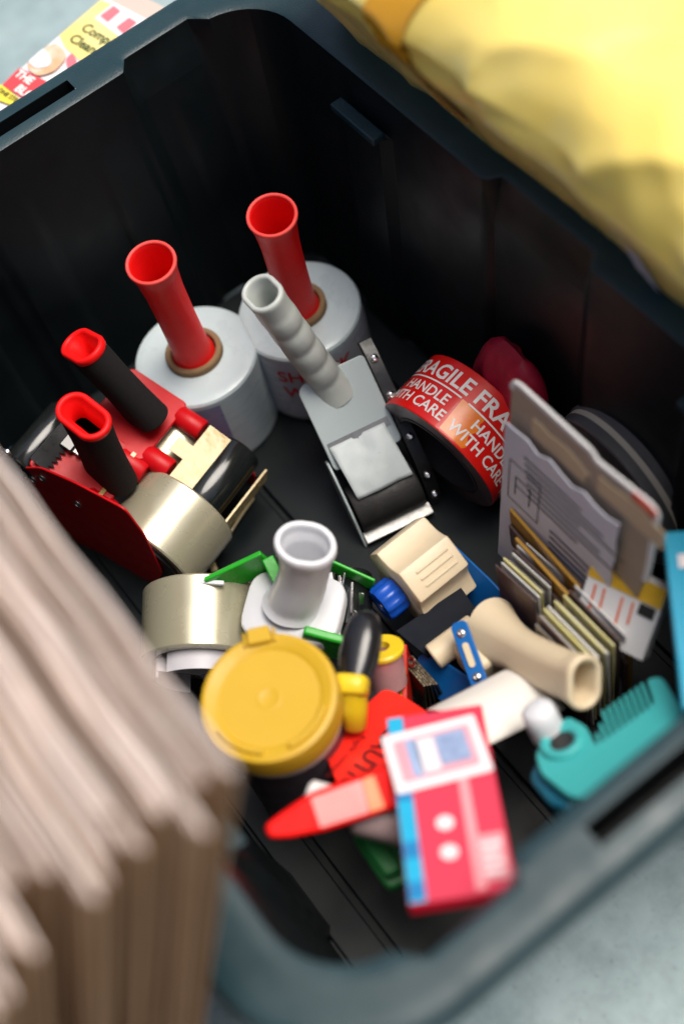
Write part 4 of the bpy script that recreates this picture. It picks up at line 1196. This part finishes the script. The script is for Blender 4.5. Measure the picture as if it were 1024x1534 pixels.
# ------------------------------------------------------------------ flattened cardboard boxes leaning on the left rim
ZT = .42
c0 = at(352, 1163, ZT)
lean = math.atan2(.158, .42)
proto = None
LB = [('flattened brown cardboard box standing in the stack that leans on the bin', 'flattened boxes leaning on the bin')]
def make_sheet(t_, Lx_, Hz_):
    M_ = Matrix.Identity(4)
    o_ = thing('flattened_box', LB[0][0], 'cardboard box', Matrix.Identity(4), LB[0][1])
    for k, (y, dx) in enumerate(((0, 0), (-t_ * .52, -.003))):
        mb = MB()
        n_ = 24
        rings = []
        for i in range(n_ + 1):
            x_ = -Lx_ * i / n_ + dx
            wv = .0006 * math.sin(i * 1.7 + k)
            th = t_ * .33
            rings.append([V(x_, y + wv - th, 0), V(x_, y + wv, 0), V(x_, y + wv, Hz_), V(x_, y + wv - th, Hz_)])
        panel_ = mb.loft(rings).build('panel', M_CORR, o_)
        # ragged fluted top edge of the panel
        mb = MB(); rings = []
        for i in range(n_ * 3 + 1):
            x_ = -(Lx_ - .002) * i / (n_ * 3) + dx - .001
            th = t_ * .40
            wv = .0006 * math.sin(i / 3 * 1.7 + k)
            zz = Hz_ + .0012 + .0008 * noise.noise(V(x_ * 120, k * 3.3, 0))
            rings.append([V(x_, y + wv - th, Hz_ - .0005), V(x_, y + wv - .0003, Hz_ - .0005), V(x_, y + wv - .0006, zz), V(x_, y + wv - th + .0004, zz)])
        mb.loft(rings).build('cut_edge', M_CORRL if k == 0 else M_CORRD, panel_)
    return o_
def copy_tree(o_):
    c_ = o_.copy(); COL.objects.link(c_)
    for ch in o_.children:
        d_ = copy_tree(ch); d_.parent = c_
    return c_
rr = random.Random(11)
T_ = .0052
HZ = ZT / math.cos(lean)
protos = [make_sheet(T_, .46, HZ)]
stag = [rr.uniform(-.022, .014) if k_ else 0 for k_ in range(40)]
stag_old = [0, .004, .002, -.010, -.006, -.012, .004, -.002, .006, .010, -.004, .004, .012, .004, .010, 0, -.006, .004, .002, -.004]
nS = 27
for k in range(nS):
    s_ = protos[0] if k == 0 else copy_tree(protos[0])
    yy = c0.y - k * T_ * 1.06 / math.cos(lean)
    dz = rr.uniform(-.007, .002) if k else 0
    if k in (2, 11, 18): dz = -.013
    ln_ = lean + rr.uniform(-.006, .006)
    org = V(c0.x + stag[k], yy - .158 * (HZ * math.cos(lean)) / .42, dz * .0)
    M = Matrix.Translation(org) @ Matrix.Rotation(-ln_, 4, 'X')
    M = M @ Matrix.Diagonal((1, 1, 1 + dz / HZ, 1))
    s_.matrix_world = M
    

# ------------------------------------------------------------------ yellow package beyond the right rim
M_BAG = mat('yellow_poly_film', (.90, .71, .20, 1), .32, .9, c2=(.85, .60, .08, 1), scale=9, amount=.7, coat=.4, bump=.35, bscale=26, sss=.2, ssr=(1, .7, .1))
BX0, BX1, BY0, BY1, BZ = .040, .72, .036, .40, .375
Mbag = V((BX0 + BX1) / 2, (BY0 + BY1) / 2, 0)
bag = thing('yellow_package', 'puffy glossy yellow wrapped package standing along the right side of the bin', 'package', Mbag)
bl_, bw_ = (BX1 - BX0) / 2, (BY1 - BY0) / 2
def outline(u):
    # rounded rectangle of half size bl_, bw_, walked by length; returns fractions of the half sizes
    r_ = .055
    sx, sy, q_ = 2 * (bl_ - r_), 2 * (bw_ - r_), math.pi * r_ / 2
    s_ = (u % 1) * (2 * sx + 2 * sy + 4 * q_)
    for k_, (ln_, cx_, cy_, dx_, dy_, a0_) in enumerate(((sx, -1, -1, 1, 0, 270), (sy, 1, -1, 0, 1, 0), (sx, 1, 1, -1, 0, 90), (sy, -1, 1, 0, -1, 180))):
        x_ = cx_ * (bl_ - r_); y_ = cy_ * (bw_ - r_)
        nx, ny = dy_, -dx_
        if s_ < ln_: return ((x_ + dx_ * s_ + nx * r_) / bl_, (y_ + dy_ * s_ + ny * r_) / bw_)
        s_ -= ln_
        if s_ < q_:
            a_ = R_(a0_) + s_ / r_
            return ((x_ + dx_ * ln_ + r_ * math.cos(a_)) / bl_, (y_ + dy_ * ln_ + r_ * math.sin(a_)) / bw_)
        s_ -= q_
    return (-1, -1)
def bagf(u, v, out=0.0):
    """u round the plan outline, v from foot (0) over the shoulder to the middle of the top (1)"""
    px_, py_ = outline(u)
    if v < .45:
        w_ = v / .45; k = .965 + .035 * smooth(w_ * 1.4); z_ = .005 + (BZ - .055) * w_
    else:
        w_ = (v - .45) / .55; a = w_ * math.pi / 2
        k = (1 - (1 - math.cos(min(1, w_ * 2) * math.pi / 2)) * .27) if w_ < .5 else .73 * (1 - (w_ - .5) / .5)
        z_ = BZ - .050 + .050 * math.sin(min(1, w_ * 2) * math.pi / 2) + (.012 * smooth((w_ - .5) / .5))
    p = V(px_ * bl_ * k, py_ * bw_ * k, z_)
    if p.y < 0: p.y -= .46 * max(0, min(z_, BZ - .048) - .192) * smooth(-py_ / .8)
    n1 = noise.noise(V(p.x * 9, p.y * 9, p.z * 7)); n2 = noise.noise(V(p.x * 26 + 5, p.y * 30, p.z * 22))
    n3 = noise.noise(V(p.x * 14 - p.y * 9, p.y * 17 + 3, p.z * 12 + 1))
    wr = .007 * n1 + .004 * (1 - abs(n2)) + .010 * (.5 - abs(n3)) ** 2 * (3 if v > .5 else 1.2)
    if v > .45: wr -= .011 * math.exp(-((p.y + bw_ - .045 - .10 * p.x) / .016) ** 2) * smooth((v - .5) / .1) * (.6 + .8 * noise.noise(V(p.x * 6, 0, 2)))
    nrm = V(p.x / bl_ ** 2, p.y / bw_ ** 2, max(0, p.z - .12) * 8).normalized()
    return p + nrm * (wr + out)
NU, NVb = 380, 90
mb = MB()
gv = [[mb.bm.verts.new(bagf(i / NU, j / NVb)) for j in range(NVb + 1)] for i in range(NU)]
for i in range(NU):
    for j in range(NVb):
        mb.bm.faces.new((gv[i][j], gv[(i + 1) % NU][j], gv[(i + 1) % NU][j + 1], gv[i][j + 1]))
bmesh.ops.remove_doubles(mb.bm, verts=mb.bm.verts[:], dist=.0002)
mb.build('wrapping', M_BAG, bag, angle=75)
M_BTAPE = mat('brown_packing_tape', (.62, .30, .012, 1), .3, .5, c2=(.52, .23, .008, 1), scale=30, coat=.3)
def strip(u0, u1, v0, v1, name='packing_tape', sk=0.0):
    MB().grid(lambda a, b: bagf(u0 + (u1 - u0) * a + sk * b, v0 + (v1 - v0) * b, .0024), 20, 40).build(name, M_BTAPE, bag, angle=75)
def u_of_x(x):
    r_ = .055
    return (x - (BX0 + BX1) / 2 + bl_ - r_) / (4 * (bl_ - r_) + 4 * (bw_ - r_) + 2 * math.pi * r_)
ush = u_of_x(.205) - u_of_x(.165)
strip(u_of_x(.205), u_of_x(.238), .37, .68, sk=-ush)
strip(u_of_x(.120), u_of_x(.140), .50, .75, sk=-ush * .4)
lb_ = lambda a, b: bagf(u_of_x(.372 + .012 * a) - .004 * b, .33 + .085 * b, .0022)
MB().grid(lb_, 6, 10).build('barcode_sticker', M_LAV, bag, angle=75)

# ------------------------------------------------------------------ printed carton on the floor behind the bin
ZB = .195
PT = at(150, 0, ZB); PB = at(0, 129, ZB)
ydir = (PT - PB).normalized()
Mpk = frame(V(PB.x, PB.y, 0), V(ydir.y, -ydir.x, 0))    # x towards the bin, y up-right along the far edge
pk = thing('printed_carton', 'small yellow, white and red printed carton on the concrete behind the bin', 'carton', Mpk)
LL = (PT - PB).length
bw2 = max(.02, (-.046 - (PT.x + PB.x) / 2))
MB().box((bw2 / 2, LL * .35, ZB / 2), (bw2, LL * 1.7, ZB - .0006)).build('carton', mat('plain_kraft_board', (.55, .46, .40, 1), .6, .3, scale=40), pk, bevel=.001)
def kp(x0, y0, x1, y1, z, m, name='print'): return MB().box(((x0 + x1) / 2, (y0 + y1) / 2, ZB + z), (x1 - x0, y1 - y0, .0004)).build(name, m, pk)
M_PYL = mat('pale_yellow_print', (.78, .60, .14, 1), .4, .4, c2=(.8, .7, .34, 1), scale=20, amount=.8)
Mtop = Mpk @ Matrix.Translation((0, 0, ZB))
def pq(*pts): return [on_plane(Mtop, *p) for p in pts]
def pp_(pts, z, m, name, r=.0008): return MB().prism(rounded_poly(pq(*pts), r), ZB + z, ZB + z + .0004).build(name, m, pk)
kp(.001, -.06, bw2 - .001, LL * 1.035, .0002, M_PWHITE, 'white_panel')
pp_([(90, 55), (152, 2), (172, 9), (200, 40), (130, 100), (98, 72)], .0008, M_PYL, 'yellow_panel')
pp_([(143, 30), (170, 8), (215, 36), (185, 62)], .0014, M_PWHITE, 'white_panel')
M_ROSE = mat('rose_print', (.66, .17, .2, 1), .4)
pp_([(152, 27), (172, 12), (182, 20), (163, 36)], .0020, M_ROSE, 'stripe')
pp_([(176, 44), (195, 30), (206, 37), (187, 54)], .0020, M_ROSE, 'stripe')
M_REDB = mat('red_print', (.68, .06, .07, 1), .4)
pp_([(5, 130), (31, 104), (78, 128), (40, 152)], .0014, M_REDB, 'red_block')
pp_([(0, 131), (4, 130), (36, 155), (30, 165), (-10, 150)], .0020, mat('lemon_print', (.74, .62, .06, 1), .4), 'yellow_band')
M_FOOD = mat('photo_print_skin', (.62, .36, .2, 1), .4, .4, c2=(.75, .66, .58, 1), scale=45, amount=1.0)
pp_([(42, 98), (70, 74), (86, 68), (100, 80), (100, 92), (84, 110), (60, 118), (46, 110)], .0020, M_FOOD, 'photo_print', .004)
pp_([(44, 97), (68, 76), (80, 94), (76, 104), (56, 107)], .0026, M_PWHITE, 'photo_print', .003)
pp_([(100, 92), (110, 82), (118, 96), (104, 107)], .0020, M_ROSE, 'photo_print', .003)
b0_, b1_ = pq((136, 46), (162, 61))
trot = math.atan2(b1_[1] - b0_[1], b1_[0] - b0_[0])
def carton_text(body, size, px, py, m, z, bold=.02):
    x_, y_ = pq((px, py))[0]
    bm = text_geo(body, size, bold, 'LEFT')
    bm.transform(Matrix.Translation((x_, y_, 0)) @ Matrix.Rotation(trot, 4, 'Z'))
    out = MB(); mp = {v: out.bm.verts.new((v.co.x, v.co.y, ZB + z)) for v in bm.verts}
    for f_ in bm.faces: out.bm.faces.new([mp[v] for v in f_.verts])
    bm.free()
    return out.build('lettering', m, pk)
carton_text('Complete', .0118, 126, 42, M_GREENINK, .0016)
carton_text('Cleaning', .0118, 108, 58, M_GREENINK, .0016)
carton_text('THE', .0098, 27, 112, M_WINK, .0022, .035)
carton_text('BLOCK', .0098, 27, 134, M_WINK, .0022, .035)
carton_text('ONE STEP', .0055, 0, 138, M_INK, .0028)

# white carton with a blue stroke behind the corner of the bin
c = at(540, 12, .10)
wx = thing('white_carton', 'white carton with a blue pen stroke, behind the far corner of the bin', 'carton', Matrix.Translation((c.x - .03, c.y + .035, 0)) @ Matrix.Rotation(R_(20), 4, 'Z'))
MB().box((0, 0, .05), (.12, .075, .10)).build('carton', M_PAPER, wx, bevel=.001)
MB().box((.0, 0, .1004), (.12, .003, .0006)).build('lid_seam', M_LILAC, wx)
MB().box((.030, -.030, .1006), (.016, .005, .0006), Matrix.Rotation(R_(0), 4, 'Z')).build('blue_stroke', mat('blue_pen', (.01, .05, .3, 1), .4), wx)

protos[0]['label'] = 'flattened brown cardboard box nearest the bin, leaning on its left rim'
